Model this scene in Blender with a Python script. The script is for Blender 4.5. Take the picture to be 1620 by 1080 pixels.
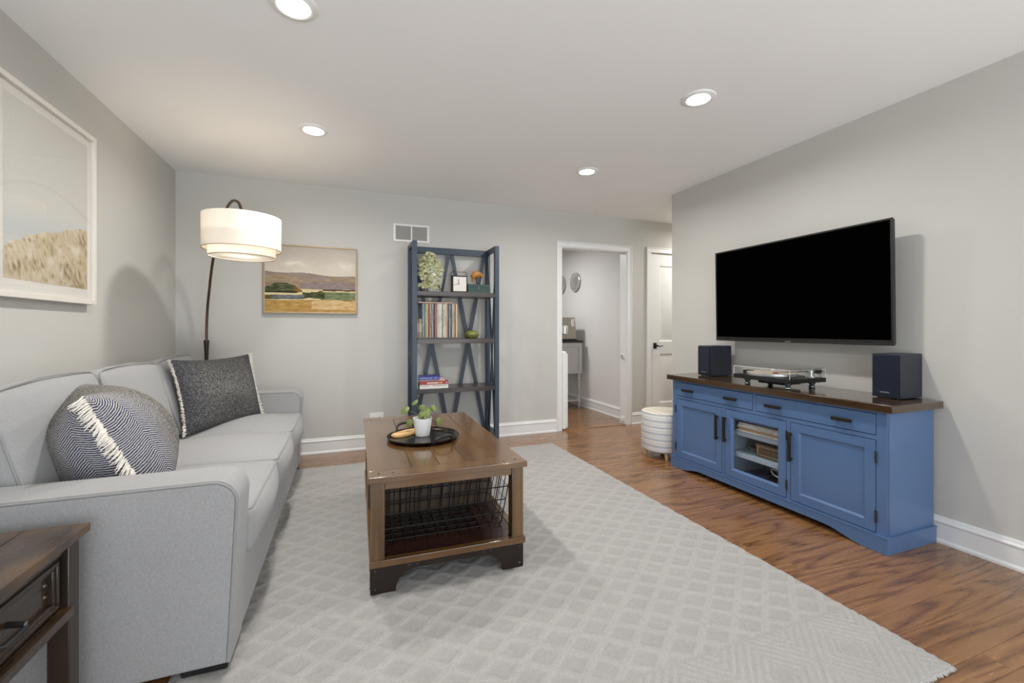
import bpy, bmesh, math, random
import numpy as np
from mathutils import Vector, Matrix, noise as mnoise
random.seed(7)
for o in list(bpy.data.objects): bpy.data.objects.remove(o)
scene = bpy.context.scene
col = scene.collection
PI = math.pi
def srgb(r, g, b, a=1.0):
    f = lambda c: (c/255/12.92) if c/255 <= 0.04045 else (((c/255)+0.055)/1.055)**2.4
    return (f(r), f(g), f(b), a)
# ------------------------------------------------------------------ camera
YAW = 0.36313
cd = bpy.data.cameras.new('camera'); cam = bpy.data.objects.new('camera', cd); col.objects.link(cam)
cam.location = (0, 0, 1.138); cam.rotation_euler = (PI/2, 0, -YAW)
cd.sensor_width = 36; cd.lens = 690.27/1620*36; cd.shift_y = -20.2/1620; cd.clip_start = 0.02
scene.camera = cam
# ------------------------------------------------------------------ room measures (metres; x along the back wall, y into the room)
XL, XR, YB, YE, H = -1.316, 2.967, 4.349, 3.42, 2.44
YF = -1.9            # wall behind the camera, with the windows
# ------------------------------------------------------------------ world, daylight, exposure
w = bpy.data.worlds.new('world'); scene.world = w; w.use_nodes = True
bg = w.node_tree.nodes['Background']; bg.inputs[0].default_value = (0.80, 0.88, 1.0, 1); bg.inputs[1].default_value = 1.2
def area(name, loc, rot, sx, sy, power, color=(1, 1, 1), shape='RECTANGLE', spread=PI):
    l = bpy.data.lights.new(name, 'AREA'); l.energy = power; l.color = color; l.shape = shape
    l.size = sx; l.size_y = sy; l.spread = spread
    o = bpy.data.objects.new(name, l); col.objects.link(o); o.location = loc; o.rotation_euler = rot
    return o
SKY_W, FILL_W, CAN_W, LAMP_W = 50, 290, 16, 13.5
WIN = [(-1.05, 0.65), (1.0, 2.7)]           # window openings in the wall behind the camera
for i, (a, b) in enumerate(WIN):
    area('daylight', ((a+b)/2, YF-0.45, 1.35), (PI/2, 0, 0), b-a+0.2, 1.9, SKY_W, (0.90, 0.95, 1.0))
# added fill light outside, tilted up through the windows to brighten the ceiling
area('ceiling_fill', (0.8, YF-1.35, 0.02), (PI/2+math.radians(68), 0, 0), 4.2, 2.0, FILL_W, (0.94, 0.975, 1.0))
scene.view_settings.view_transform = 'Standard'; scene.view_settings.look = 'None'
scene.view_settings.exposure = -0.20; scene.view_settings.gamma = 1.0
scene.view_settings.use_curve_mapping = False

# ------------------------------------------------------------------ materials
def newmat(name):
    m = bpy.data.materials.new(name); m.use_nodes = True
    nt = m.node_tree; p = nt.nodes['Principled BSDF']
    return m, nt, p
def N(nt, t, **kw):
    n = nt.nodes.new(t)
    for k, v in kw.items():
        if k.startswith('i_'):
            key = k[2:]; key = int(key) if key.isdigit() else key
            n.inputs[key].default_value = v
        else: setattr(n, k, v)
    return n
def L(nt, a, b): nt.links.new(a, b)
def ramp(nt, fac, stops):
    r = nt.nodes.new('ShaderNodeValToRGB'); e = r.color_ramp.elements
    e[0].position, e[0].color = stops[0]; e[1].position, e[1].color = stops[-1]
    for s in stops[1:-1]:
        x = e.new(s[0]); x.color = s[1]
    L(nt, fac, r.inputs[0]); return r
def math_(nt, op, a, b=None, c=None):
    n = nt.nodes.new('ShaderNodeMath'); n.operation = op
    for i, v in enumerate((a, b, c)):
        if v is None: continue
        if isinstance(v, (int, float)): n.inputs[i].default_value = v
        else: L(nt, v, n.inputs[i])
    return n.outputs[0]
def mix(nt, fac, a, b, blend='MIX'):
    n = nt.nodes.new('ShaderNodeMix'); n.data_type = 'RGBA'; n.blend_type = blend
    for sock, v in ((n.inputs[0], fac), (n.inputs[6], a), (n.inputs[7], b)):
        if isinstance(v, (int, float)): sock.default_value = v
        elif isinstance(v, tuple): sock.default_value = v
        else: L(nt, v, sock)
    return n.outputs[2]
def coords(nt, scale=(1, 1, 1), kind='Object', rot=(0, 0, 0)):
    if kind == 'Position':
        src = nt.nodes.new('ShaderNodeNewGeometry').outputs['Position']
    else:
        src = nt.nodes.new('ShaderNodeTexCoord').outputs[kind]
    mp = nt.nodes.new('ShaderNodeMapping'); mp.inputs['Scale'].default_value = scale; mp.inputs['Rotation'].default_value = rot
    L(nt, src, mp.inputs[0]); return mp.outputs[0]
def noise(nt, vec, scale, detail=3, rough=0.5, dist=0.0):
    n = N(nt, 'ShaderNodeTexNoise', i_Scale=scale, i_Detail=detail, i_Roughness=rough, i_Distortion=dist); L(nt, vec, n.inputs['Vector']); return n.outputs[0]
def bump(nt, p, h, strength=0.2, dist=0.01):
    b = N(nt, 'ShaderNodeBump', i_Strength=strength, i_Distance=dist); L(nt, h, b.inputs['Height']); L(nt, b.outputs[0], p.inputs['Normal'])
def plain(name, c, rough=0.5, metal=0.0, var=0.05, scale=6.0, bstr=0.0, bscale=120, coat=0.0, spec=0.5):
    """painted or moulded surface: slight tone variation and fine relief"""
    m, nt, p = newmat(name); v = coords(nt, kind='Position')
    n = noise(nt, v, scale, 4)
    lo = tuple(x*(1-var) for x in c[:3])+(1,); hi = tuple(min(1, x*(1+var)) for x in c[:3])+(1,)
    r = ramp(nt, n, [(0.3, lo), (0.7, hi)]); L(nt, r.outputs[0], p.inputs['Base Color'])
    p.inputs['Roughness'].default_value = rough; p.inputs['Metallic'].default_value = metal
    p.inputs['Coat Weight'].default_value = coat; p.inputs['Coat Roughness'].default_value = 0.1
    p.inputs['Specular IOR Level'].default_value = spec
    if bstr: bump(nt, p, noise(nt, v, bscale, 3), bstr, 0.004)
    return m
def wood(name, stops, axis='y', scale=1.0, rough=0.35, coat=0.0, ring=9.0, bstr=0.08, rnd=True, wear=None, sharp=1.0, ringw=0.45, stretch=0.9):
    """long-grained timber: contour rings of a stretched noise, plus fine pores; varies from piece to piece"""
    m, nt, p = newmat(name)
    s = {'x': (stretch, 9, 9), 'y': (9, stretch, 9), 'z': (9, 9, stretch)}[axis]; s = tuple(k*scale for k in s)
    v = coords(nt, s, kind='Position')
    if rnd:
        oi = nt.nodes.new('ShaderNodeObjectInfo'); cb = nt.nodes.new('ShaderNodeCombineXYZ')
        L(nt, math_(nt, 'MULTIPLY', oi.outputs['Random'], 37.0), cb.inputs[0]); L(nt, math_(nt, 'MULTIPLY', oi.outputs['Random'], 91.0), cb.inputs[1])
        va = N(nt, 'ShaderNodeVectorMath', operation='ADD'); L(nt, v, va.inputs[0]); L(nt, cb.outputs[0], va.inputs[1]); v = va.outputs[0]
    n1 = noise(nt, v, 0.55, 2, 0.45, 0.35)
    rings = math_(nt, 'SINE', math_(nt, 'MULTIPLY', n1, ring*6.28))
    rings = math_(nt, 'MULTIPLY_ADD', rings, 0.5, 0.5)
    rings = math_(nt, 'POWER', rings, sharp)
    fine = noise(nt, v, 7.0, 4, 0.65)
    f = math_(nt, 'ADD', math_(nt, 'MULTIPLY', rings, ringw), math_(nt, 'MULTIPLY', fine, 0.62))
    r = ramp(nt, f, [(a, b) for a, b in stops]); c = r.outputs[0]
    if rnd:
        hv = N(nt, 'ShaderNodeHueSaturation'); L(nt, c, hv.inputs['Color']); L(nt, math_(nt, 'MULTIPLY_ADD', oi.outputs['Random'], 0.14, 0.93), hv.inputs['Value']); c = hv.outputs[0]
    if wear:
        big = noise(nt, coords(nt, kind='Position'), 3.2, 4); k = ramp(nt, big, [(0.42, (0, 0, 0, 1)), (0.68, (1, 1, 1, 1))])
        c = mix(nt, k.outputs[0], c, mix(nt, 0.55, c, wear))
    L(nt, c, p.inputs['Base Color'])
    L(nt, math_(nt, 'MULTIPLY_ADD', fine, 0.18, rough-0.09), p.inputs['Roughness'])
    p.inputs['Coat Weight'].default_value = coat; p.inputs['Coat Roughness'].default_value = 0.12
    bump(nt, p, f, bstr, 0.003); return m
def fabric(name, c, c2=None, scale=260, bstr=0.25, rough=0.95):
    m, nt, p = newmat(name); v = coords(nt, kind='Position')
    wv = noise(nt, coords(nt, (1, 1, 4), kind='Position'), scale, 2); wv2 = noise(nt, coords(nt, (4, 4, .7), kind='Position'), scale, 2)
    h = math_(nt, 'ADD', wv, wv2); big = noise(nt, v, 4, 3)
    c2 = c2 or tuple(x*0.86 for x in c[:3])+(1,)
    f = math_(nt, 'ADD', math_(nt, 'MULTIPLY', h, 0.45), math_(nt, 'MULTIPLY', big, 0.10))
    r = ramp(nt, f, [(0.34, c2), (0.62, c)]); L(nt, r.outputs[0], p.inputs['Base Color'])
    p.inputs['Roughness'].default_value = rough; p.inputs['Specular IOR Level'].default_value = 0.15
    p.inputs['Sheen Weight'].default_value = 0.15
    bump(nt, p, h, bstr, 0.002); return m
def glassy(name, tint=(1, 1, 1, 1), refl=1.45, rough=0.0):
    """thin pane: what lies behind shows through, the room mirrors in it"""
    m = bpy.data.materials.new(name); m.use_nodes = True; nt = m.node_tree; nt.nodes.clear()
    out = N(nt, 'ShaderNodeOutputMaterial'); t = N(nt, 'ShaderNodeBsdfTransparent'); t.inputs[0].default_value = tint
    g = N(nt, 'ShaderNodeBsdfGlossy'); g.inputs['Roughness'].default_value = rough
    fr = N(nt, 'ShaderNodeFresnel'); fr.inputs[0].default_value = refl
    ge = nt.nodes.new('ShaderNodeNewGeometry'); front = math_(nt, 'SUBTRACT', 1.0, ge.outputs['Backfacing'])   # reflect once, at the outer face of the sheet
    mx = N(nt, 'ShaderNodeMixShader'); L(nt, math_(nt, 'MULTIPLY', fr.outputs[0], front), mx.inputs[0]); L(nt, t.outputs[0], mx.inputs[1]); L(nt, g.outputs[0], mx.inputs[2]); L(nt, mx.outputs[0], out.inputs[0])
    return m
def emit(name, c, s):
    m, nt, p = newmat(name); p.inputs['Base Color'].default_value = c; p.inputs['Emission Color'].default_value = c; p.inputs['Emission Strength'].default_value = s; return m
def attr_mat(name, rough=0.8, nsc=60, namt=0.12, bstr=0.1, bsc=90):
    """flat print or woven pattern whose colours are stored on the surface itself"""
    m, nt, p = newmat(name); a = N(nt, 'ShaderNodeAttribute', attribute_name='print')
    n = noise(nt, coords(nt, kind='Position'), nsc, 4); k = ramp(nt, n, [(0.3, (1-namt,)*3+(1,)), (0.7, (1+namt,)*3+(1,))])
    L(nt, mix(nt, 1.0, a.outputs[0], k.outputs[0], 'MULTIPLY'), p.inputs['Base Color']); p.inputs['Roughness'].default_value = rough
    p.inputs['Specular IOR Level'].default_value = 0.2
    if bstr: bump(nt, p, noise(nt, coords(nt, kind='Position'), bsc, 4), bstr, 0.003)
    return m
M = {}
M['wall'] = plain('wall_paint', srgb(199, 197, 191), 0.75, var=0.008, scale=2, bstr=0.04, bscale=260, spec=0.3)
M['kwall'] = plain('kitchen_paint', srgb(222, 220, 216), 0.75, var=0.008, scale=2, bstr=0.04, bscale=260, spec=0.3)
M['ceil'] = plain('ceiling_paint', srgb(246, 245, 243), 0.85, var=0.008, scale=2, bstr=0.03, bscale=200, spec=0.2)
M['trim'] = plain('white_trim', srgb(232, 232, 230), 0.35, var=0.01)
M['white'] = plain('white_plastic', srgb(236, 236, 232), 0.4, var=0.01)
M['oak'] = wood('oak_floor', [(0.20, srgb(88, 57, 34)), (0.38, srgb(124, 85, 52)), (0.54, srgb(142, 101, 64)), (0.80, srgb(154, 112, 73))], 'x', 1.0, 0.26, 0.4, ring=13, bstr=0.03, sharp=0.6, ringw=0.30, stretch=0.8)
M['sub'] = plain('subfloor_dark', srgb(50, 32, 20), 0.8)
M['sofa'] = fabric('sofa_linen', srgb(172, 171, 170), srgb(148, 148, 149), 210, 0.3)
M['pipe'] = fabric('sofa_piping', srgb(156, 155, 154), None, 330, 0.2)
M['blk'] = plain('black_satin', srgb(22, 21, 22), 0.45, var=0.1)
M['table'] = wood('walnut_table', [(0.15, srgb(66, 42, 20)), (0.4, srgb(92, 62, 32)), (0.65, srgb(110, 78, 43)), (0.9, srgb(128, 95, 56))], 'y', 1.0, 0.22, 0.55, ring=4, bstr=0.02, wear=srgb(112, 86, 56), sharp=.5, ringw=.25, stretch=.5)
M['tablex'] = wood('walnut_table_cross', [(0.15, srgb(66, 42, 20)), (0.4, srgb(92, 62, 32)), (0.65, srgb(110, 78, 43)), (0.9, srgb(128, 95, 56))], 'x', 1.0, 0.22, 0.55, ring=4, bstr=0.02, wear=srgb(112, 86, 56), sharp=.5, ringw=.25, stretch=.5)
M['tablez'] = wood('walnut_table_post', [(0.15, srgb(66, 46, 25)), (0.4, srgb(92, 68, 39)), (0.65, srgb(110, 84, 50)), (0.9, srgb(126, 98, 62))], 'z', 1.0, 0.3, 0.3, ring=4, bstr=0.03, sharp=.5, ringw=.25, stretch=.5)
M['divider'] = wood('divider_wood', [(0.2, srgb(52, 38, 25)), (0.5, srgb(76, 58, 40)), (0.9, srgb(98, 78, 56))], 'z', 1.0, 0.4, 0.1, ring=4, bstr=0.03, sharp=.5, ringw=.25, stretch=.5)
M['redwood'] = wood('red_brown_shelf', [(0.2, srgb(28, 12, 8)), (0.5, srgb(44, 20, 13)), (0.85, srgb(60, 31, 20))], 'x', 1.0, 0.25, 0.4, ring=4, bstr=0.03)
M['iron'] = plain('dark_iron', srgb(44, 35, 30), 0.45, 0.5, var=0.15, scale=14)
M['rivet'] = plain('rivet_steel', srgb(110, 105, 100), 0.35, 0.9)
M['wire'] = plain('black_wire', srgb(26, 26, 28), 0.4, 0.6)
M['endt'] = wood('end_table_wood', [(0.2, srgb(36, 26, 17)), (0.45, srgb(58, 42, 27)), (0.65, srgb(78, 57, 36)), (0.9, srgb(104, 78, 50))], 'y', 1.0, 0.28, 0.4, ring=4, bstr=0.04, wear=srgb(134, 98, 58), sharp=.5, ringw=.25, stretch=.5)
M['endz'] = wood('end_table_leg', [(0.2, srgb(32, 24, 18)), (0.5, srgb(52, 42, 32)), (0.9, srgb(74, 60, 46))], 'z', 1.0, 0.35, 0.2, ring=4, bstr=0.04, sharp=.5, ringw=.25, stretch=.5)
M['navy'] = plain('shelf_blue_paint', srgb(52, 65, 80), 0.42, var=0.06)
M['shelfwood'] = wood('dark_shelf_board', [(0.2, srgb(38, 32, 30)), (0.5, srgb(56, 48, 44)), (0.9, srgb(74, 64, 58))], 'x', 1.3, 0.35, 0.2, ring=5)
M['blue'] = plain('cabinet_blue', srgb(81, 110, 151), 0.33, var=0.04, scale=3, bstr=0.03, bscale=60, coat=0.15)
M['bluein'] = plain('cabinet_inside', srgb(160, 172, 184), 0.6, var=0.04)
M['ctop'] = wood('dark_counter', [(0.15, srgb(38, 25, 14)), (0.4, srgb(58, 41, 24)), (0.65, srgb(76, 56, 34)), (0.9, srgb(100, 76, 48))], 'y', 1.0, 0.2, 0.6, ring=5, bstr=0.03, sharp=.5, ringw=.25, stretch=.5)
M['bronze'] = plain('dark_bronze', srgb(58, 52, 48), 0.38, 0.7, var=0.12, scale=30)
M['pole'] = plain('lamp_bronze', srgb(92, 74, 58), 0.38, 0.75, var=0.1)
M['sleeve'] = plain('lamp_dark_wood', srgb(44, 27, 20), 0.35, 0.1)
M['spk'] = plain('speaker_black_ash', srgb(34, 38, 50), 0.42, var=0.15, scale=40, bstr=0.06, bscale=200)
M['grille'] = fabric('speaker_cloth', srgb(30, 36, 54), srgb(18, 22, 34), 900, 0.3)
M['screen'] = plain('tv_screen', srgb(2, 2, 2), 0.6, var=0.0, spec=0.0)
M['tvframe'] = plain('tv_bezel', srgb(30, 28, 28), 0.35, var=0.05)
M['silver'] = plain('silver', srgb(205, 205, 202), 0.3, 0.75, var=0.05)
M['chrome'] = plain('polished_silver', srgb(225, 225, 222), 0.18, 0.75, var=0.02)
M['acryl'] = glassy('clear_acrylic', (0.95, 0.955, 0.96, 1), 1.55, 0.02)
M['glass'] = glassy('cabinet_glass', (0.96, 0.97, 0.98, 1), 1.3, 0.0)
M['artglass'] = glassy('picture_glass', (0.98, 0.98, 0.98, 1), 1.38, 0.0)
M['gold'] = plain('pale_gold_frame', srgb(170, 148, 112), 0.4, 0.25, var=0.08, scale=20)
M['artframe'] = plain('cream_wood_frame', srgb(226, 220, 210), 0.5, var=0.02)
M['mat'] = plain('white_mat_board', srgb(228, 224, 217), 0.9, var=0.005)
M['paper'] = plain('paper_pages', srgb(222, 218, 208), 0.9, var=0.06, scale=90)
M['print'] = attr_mat('painted_canvas', 0.7, 90, 0.05, 0.15, 70)
M['photo'] = attr_mat('photo_print', 0.8, 140, 0.04, 0.0)
M['green'] = plain('leaf_green', srgb(98, 114, 52), 0.45, var=0.18, scale=30)
M['stem'] = plain('stem_green', srgb(120, 110, 60), 0.6)
M['sage'] = plain('sage_leaf', srgb(172, 174, 132), 0.6, var=0.22, scale=45)
M['ceram'] = plain('white_ceramic', srgb(230, 229, 226), 0.25, var=0.01)
M['soil'] = plain('potting_soil', srgb(70, 50, 34), 0.95, var=0.3, scale=80, bstr=0.6, bscale=150)
M['lwood'] = wood('light_beech', [(0.2, srgb(172, 126, 74)), (0.5, srgb(204, 162, 104)), (0.9, srgb(222, 186, 132))], 'x', 2.0, 0.45, ring=5)
M['tray'] = plain('dark_tray', srgb(62, 54, 50), 0.16, 0.9, var=0.15, scale=25)
M['bird'] = plain('amber_wood', srgb(176, 120, 54), 0.45, var=0.12, scale=25)
M['gbox'] = plain('teal_box', srgb(46, 72, 66), 0.6, var=0.08, scale=30)
M['gbowl'] = plain('green_glaze', srgb(116, 122, 62), 0.12, var=0.15, scale=25, coat=0.5)
M['kgrey'] = plain('grey_cabinet_paint', srgb(176, 174, 172), 0.45, var=0.02)
M['kiron'] = plain('machine_steel', srgb(168, 160, 148), 0.28, 0.85, var=0.05)
M['can'] = emit('recessed_lens', (1.0, 0.97, 0.92, 1), 14.0)
M['vent'] = plain('vent_grey', srgb(178, 175, 170), 0.6, var=0.03)
M['legpale'] = wood('pale_birch_leg', [(0.2, srgb(196, 160, 112)), (0.9, srgb(226, 196, 150))], 'z', 1.5, 0.5, ring=4)
M['cable'] = plain('black_cable', srgb(20, 20, 22), 0.5)
M['cablew'] = plain('white_cable', srgb(220, 220, 218), 0.5)
# lamp shade: linen that lets the bulb shine through
def shade_mat(name, c, tr):
    m, nt, p = newmat(name); v = coords(nt, (1, 1, 1), kind='Position'); n = noise(nt, v, 160, 3)
    nt.nodes.remove(p); out = nt.nodes['Material Output']
    r = ramp(nt, n, [(0.3, tuple(x*0.94 for x in c[:3])+(1,)), (0.7, c)])
    d = N(nt, 'ShaderNodeBsdfDiffuse'); t = N(nt, 'ShaderNodeBsdfTranslucent'); L(nt, r.outputs[0], d.inputs[0]); L(nt, r.outputs[0], t.inputs[0])
    mx = N(nt, 'ShaderNodeMixShader'); mx.inputs[0].default_value = tr; L(nt, d.outputs[0], mx.inputs[1]); L(nt, t.outputs[0], mx.inputs[2]); L(nt, mx.outputs[0], out.inputs[0]); return m
M['shade'] = shade_mat('linen_shade', srgb(250, 242, 230), 0.16)
M['shade2'] = shade_mat('linen_shade_inner', srgb(250, 243, 232), 0.17)
M['diff'] = shade_mat('frosted_diffuser', srgb(250, 246, 238), 0.16)
# blue-and-white pot glaze
def pot_mat():
    m, nt, p = newmat('blue_white_glaze'); v = coords(nt, kind='Position')
    n = noise(nt, v, 42, 2, 0.4, 1.2); r = ramp(nt, n, [(0.40, srgb(40, 46, 66)), (0.45, srgb(214, 212, 206))]); r.color_ramp.interpolation = 'LINEAR'
    L(nt, r.outputs[0], p.inputs['Base Color']); p.inputs['Roughness'].default_value = 0.2; return m
M['bwpot'] = pot_mat()

# ------------------------------------------------------------------ geometry helpers (all in metres, world coordinates unless a thing is built locally)
def B(): return bmesh.new()
def merge(bm, t):
    me = bpy.data.meshes.new('t'); t.to_mesh(me); t.free(); bm.from_mesh(me); bpy.data.meshes.remove(me); return bm
def box(bm, lo, hi, bev=0.0, seg=2, mtx=None):
    t = bmesh.new(); bmesh.ops.create_cube(t, size=1.0)
    lo, hi = Vector(lo), Vector(hi); c = (lo+hi)/2; s = hi-lo
    for v in t.verts: v.co = Vector((v.co.x*s.x, v.co.y*s.y, v.co.z*s.z))+c
    if bev: bmesh.ops.bevel(t, geom=list(t.edges), offset=min(bev, abs(min(s))*0.45), segments=seg, affect='EDGES', profile=0.5)
    if mtx is not None: t.transform(mtx)
    return merge(bm, t)
def frames(pts, closed=False):
    n = len(pts); T = []
    for i in range(n):
        a = pts[(i-1) % n] if (closed or i > 0) else pts[0]; b = pts[(i+1) % n] if (closed or i < n-1) else pts[-1]
        T.append((b-a).normalized())
    up = Vector((0, 0, 1)) if abs(T[0].z) < 0.9 else Vector((1, 0, 0)); u = T[0].cross(up).normalized(); out = []
    for t in T:
        u = (u-t*u.dot(t)).normalized(); out.append((u, t.cross(u)))
    return out
def tube(bm, pts, r, n=8, closed=False, caps=True):
    pts = [Vector(p) for p in pts]; fr = frames(pts, closed); rings = []
    for i, (p, (u, v)) in enumerate(zip(pts, fr)):
        rr = r[i] if isinstance(r, (list, tuple)) else r
        rings.append([bm.verts.new(p+u*rr*math.cos(2*PI*k/n)+v*rr*math.sin(2*PI*k/n)) for k in range(n)])
    m = len(pts)
    for i in range(m if closed else m-1):
        a, b = rings[i], rings[(i+1) % m]
        for k in range(n): bm.faces.new((a[k], a[(k+1) % n], b[(k+1) % n], b[k]))
    if caps and not closed: bm.faces.new(rings[0][::-1]); bm.faces.new(rings[-1])
    return bm
def lathe(bm, prof, c=(0, 0, 0), n=32, mtx=None, closed=False):
    t = bmesh.new(); rings = []
    for r, z in prof:
        rings.append([t.verts.new((r*math.cos(2*PI*k/n), r*math.sin(2*PI*k/n), z)) for k in range(n)] if r > 1e-6 else [t.verts.new((0, 0, z))])
    seq = list(zip(rings[:-1], rings[1:])) + ([(rings[-1], rings[0])] if closed else [])
    for a, b in seq:
        if len(a) == 1 and len(b) == 1: continue
        for k in range(n):
            q = [a[k % len(a)], a[(k+1) % len(a)], b[(k+1) % len(b)], b[k % len(b)]]; u = []
            for x in q:
                if x not in u: u.append(x)
            if len(u) > 2: t.faces.new(u)
    if mtx is not None: t.transform(mtx)
    t.transform(Matrix.Translation(c)); return merge(bm, t)
def prism(bm, poly, axis, a, b, bev=0.0):
    """polygon extruded along an axis: axis x -> poly is (y,z), y -> (x,z), z -> (x,y)"""
    f = {'x': lambda p, q: (q, p[0], p[1]), 'y': lambda p, q: (p[0], q, p[1]), 'z': lambda p, q: (p[0], p[1], q)}[axis]
    t = bmesh.new(); A = [t.verts.new(f(p, a)) for p in poly]; C = [t.verts.new(f(p, b)) for p in poly]; n = len(poly)
    t.faces.new(A); t.faces.new(C[::-1])
    for i in range(n): t.faces.new((A[i], A[(i+1) % n], C[(i+1) % n], C[i]))
    bmesh.ops.recalc_face_normals(t, faces=t.faces)
    if bev:
        es = [e for e in t.edges if len(e.link_faces) == 2 and any(len(x.verts) == n for x in e.link_faces)]
        bmesh.ops.bevel(t, geom=es, offset=bev, segments=2, affect='EDGES')
    return merge(bm, t)
def cyl(bm, c, r, h, n=24, r2=None, mtx=None):
    r2 = r if r2 is None else r2
    return lathe(bm, [(0, 0), (r, 0), (r2, h), (0, h)], c, n, mtx)
def wmat(o):
    m = Matrix.Identity(4)
    while o is not None:
        m = Matrix.LocRotScale(o.location, o.rotation_euler, o.scale) @ m; o = o.parent
    return m
def obj(name, bm, mat, parent=None, local=False, smooth=True, ang=20, origin=None):
    bmesh.ops.remove_doubles(bm, verts=bm.verts, dist=1e-6)
    bmesh.ops.recalc_face_normals(bm, faces=bm.faces)
    o_loc = Vector((0, 0, 0))
    if parent is not None and not local: bm.transform(wmat(parent).inverted())
    elif parent is None and not local:
        xs = [v.co for v in bm.verts]
        lo = Vector((min(v.x for v in xs), min(v.y for v in xs), min(v.z for v in xs))); hi = Vector((max(v.x for v in xs), max(v.y for v in xs), max(v.z for v in xs)))
        o_loc = Vector(((lo.x+hi.x)/2, (lo.y+hi.y)/2, lo.z)); bm.transform(Matrix.Translation(-o_loc))
    me = bpy.data.meshes.new(name); bm.to_mesh(me); bm.free()
    me.materials.append(M[mat] if isinstance(mat, str) else mat)
    if smooth:
        me.polygons.foreach_set('use_smooth', [True]*len(me.polygons)); me.set_sharp_from_angle(angle=math.radians(ang))
    o = bpy.data.objects.new(name, me); col.objects.link(o); o.parent = parent; o.location = o_loc
    return o
def tag(o, label, cat, group=None):
    o['label'] = label; o['category'] = cat
    if group: o['group'] = group
    return o
def thing(name, label, cat, loc=(0, 0, 0), rz=0.0, group=None):
    o = bpy.data.objects.new(name, None); col.objects.link(o); o.location = loc; o.rotation_euler = (0, 0, rz); o.empty_display_size = 0.1
    return tag(o, label, cat, group)
def struct(name, bm, mat, label=None, parent=None, cat=None):
    o = obj(name, bm, mat, parent)
    if parent is None:
        o['kind'] = 'structure'; o['label'] = label; o['category'] = cat or name.split('_')[0]
    return o
def bxo(name, lo, hi, mat, parent=None, bev=0.0, local=False):
    return obj(name, box(B(), lo, hi, bev), mat, parent, local)
def text(name, s, size, mat, parent, mtx, ext=0.0004):
    cu = bpy.data.curves.new('txt', 'FONT'); cu.body = s; cu.size = size; cu.extrude = ext; cu.align_x = 'CENTER'; cu.resolution_u = 2
    t = bpy.data.objects.new('txt', cu); col.objects.link(t); bpy.context.view_layer.update()
    me = bpy.data.meshes.new_from_object(t.evaluated_get(bpy.context.evaluated_depsgraph_get())); bpy.data.objects.remove(t)
    bm = bmesh.new(); bm.from_mesh(me); bm.transform(mtx); return obj(name, bm, mat, parent, smooth=False)
def copy_tree(o, parent=None):
    c = o.copy(); col.objects.link(c); c.parent = parent
    for ch in list(o.children): copy_tree(ch, c)
    return c
# ================================================================== THE SETTING
def boxes(rects):
    bm = B()
    for lo, hi in rects: box(bm, lo, hi)
    return bm
# floor with its oak boards: each board in view is a piece of its own
KX0, KX1, KY1 = 0.9, 3.245, 7.3     # adjoining kitchen
HX = 4.9                            # end of the hallway
floor = struct('floor', boxes([((XL-.1, YF-.1, -.1), (XR+.12, YE, -.008)), ((XL-.1, YE, -.1), (HX+.1, YB, -.008))]), 'sub', 'medium brown oak strip floor running through living room and hallway')
PW = 0.0828
pb = box(B(), (-.5, 0.0004, -.0075), (.5, PW-.0004, 0), 0.0)
pm = bpy.data.meshes.new('floor_plank'); pb.to_mesh(pm); pb.free(); pm.materials.append(M['oak'])
def plank(x0, x1, y, parent):
    o = bpy.data.objects.new('plank', pm); col.objects.link(o); o.parent = parent
    pl = parent.location; o.location = (((x0+x1)/2)-pl.x, y-pl.y, 0-pl.z); o.scale = (x1-x0-.0008, 1, 1)
y = 0.35; k = 0
rng = random.Random(3)
while y < YB-.001:
    xe = XR if y < YE-PW else HX
    x = XL - rng.uniform(0, 1.2)
    while x < xe:
        x2 = min(x+rng.uniform(0.95, 2.0), xe)
        if xe-x2 < .35: x2 = xe
        if x2 > XL+.05: plank(max(x, XL), x2, y, floor)
        x = x2
    y += PW
bm = B(); y = 0.35-PW
while y > YF:
    x = XL
    while x < XR:
        x2 = min(x+rng.uniform(.95, 2.0), XR); box(bm, (x, y+.0004, -.0075), (x2-.0008, y+PW-.0004, 0)); x = x2
    y -= PW
nb = obj('plank_field', bm, 'oak', floor); nb['kind'] = 'stuff'
kfl = struct('floor_kitchen', boxes([((KX0, YB, -.1), (KX1+.05, KY1, -.008))]), 'sub', 'oak strip floor of the kitchen seen through the doorway')
y = YB+.125
while y < KY1-.05:
    x = KX0-rng.uniform(0, .9)
    while x < KX1:
        x2 = min(x+rng.uniform(1.0, 1.9), KX1)
        if x2 > KX0+.1: plank(max(x, KX0), x2, y, kfl)
        x = x2
    y += PW
bxo('threshold', (2.24, YB+.001, -.0075), (3.106, YB+.124, .006), 'oak', kfl, .004)
# ceiling and walls
struct('ceiling', boxes([((XL-.1, YF-.1, H), (XR+.12, YE, H+.1)), ((XL-.1, YE, H), (HX+.1, YB+.12, H+.1))]), 'ceil', 'flat white painted ceiling of the living room')
struct('ceiling_kitchen', boxes([((KX0-.1, YB+.12, H), (KX1+.1, KY1+.1, H+.1))]), 'ceil', 'flat white kitchen ceiling beyond the doorway')
struct('wall_left', boxes([((XL-.1, YF-.1, 0), (XL, YB+.12, H))]), 'wall', 'plain greige wall behind the sofa')
D1 = (2.240, 3.106, 2.05); D2 = (3.448, 4.21, 2.06)
struct('wall_back', boxes([((XL, YB, 0), (D1[0], YB+.12, H)), ((D1[0], YB, D1[2]), (D1[1], YB+.12, H)), ((D1[1], YB, 0), (D2[0], YB+.12, H)),
    ((D2[0], YB, D2[2]), (D2[1], YB+.12, H)), ((D2[1], YB, 0), (HX+.1, YB+.12, H))]), 'wall', 'greige back wall with doorway, painting and bookshelf')
struct('wall_right', boxes([((XR, YF-.1, 0), (XR+.12, YE, H))]), 'wall', 'greige wall that carries the television')
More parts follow.
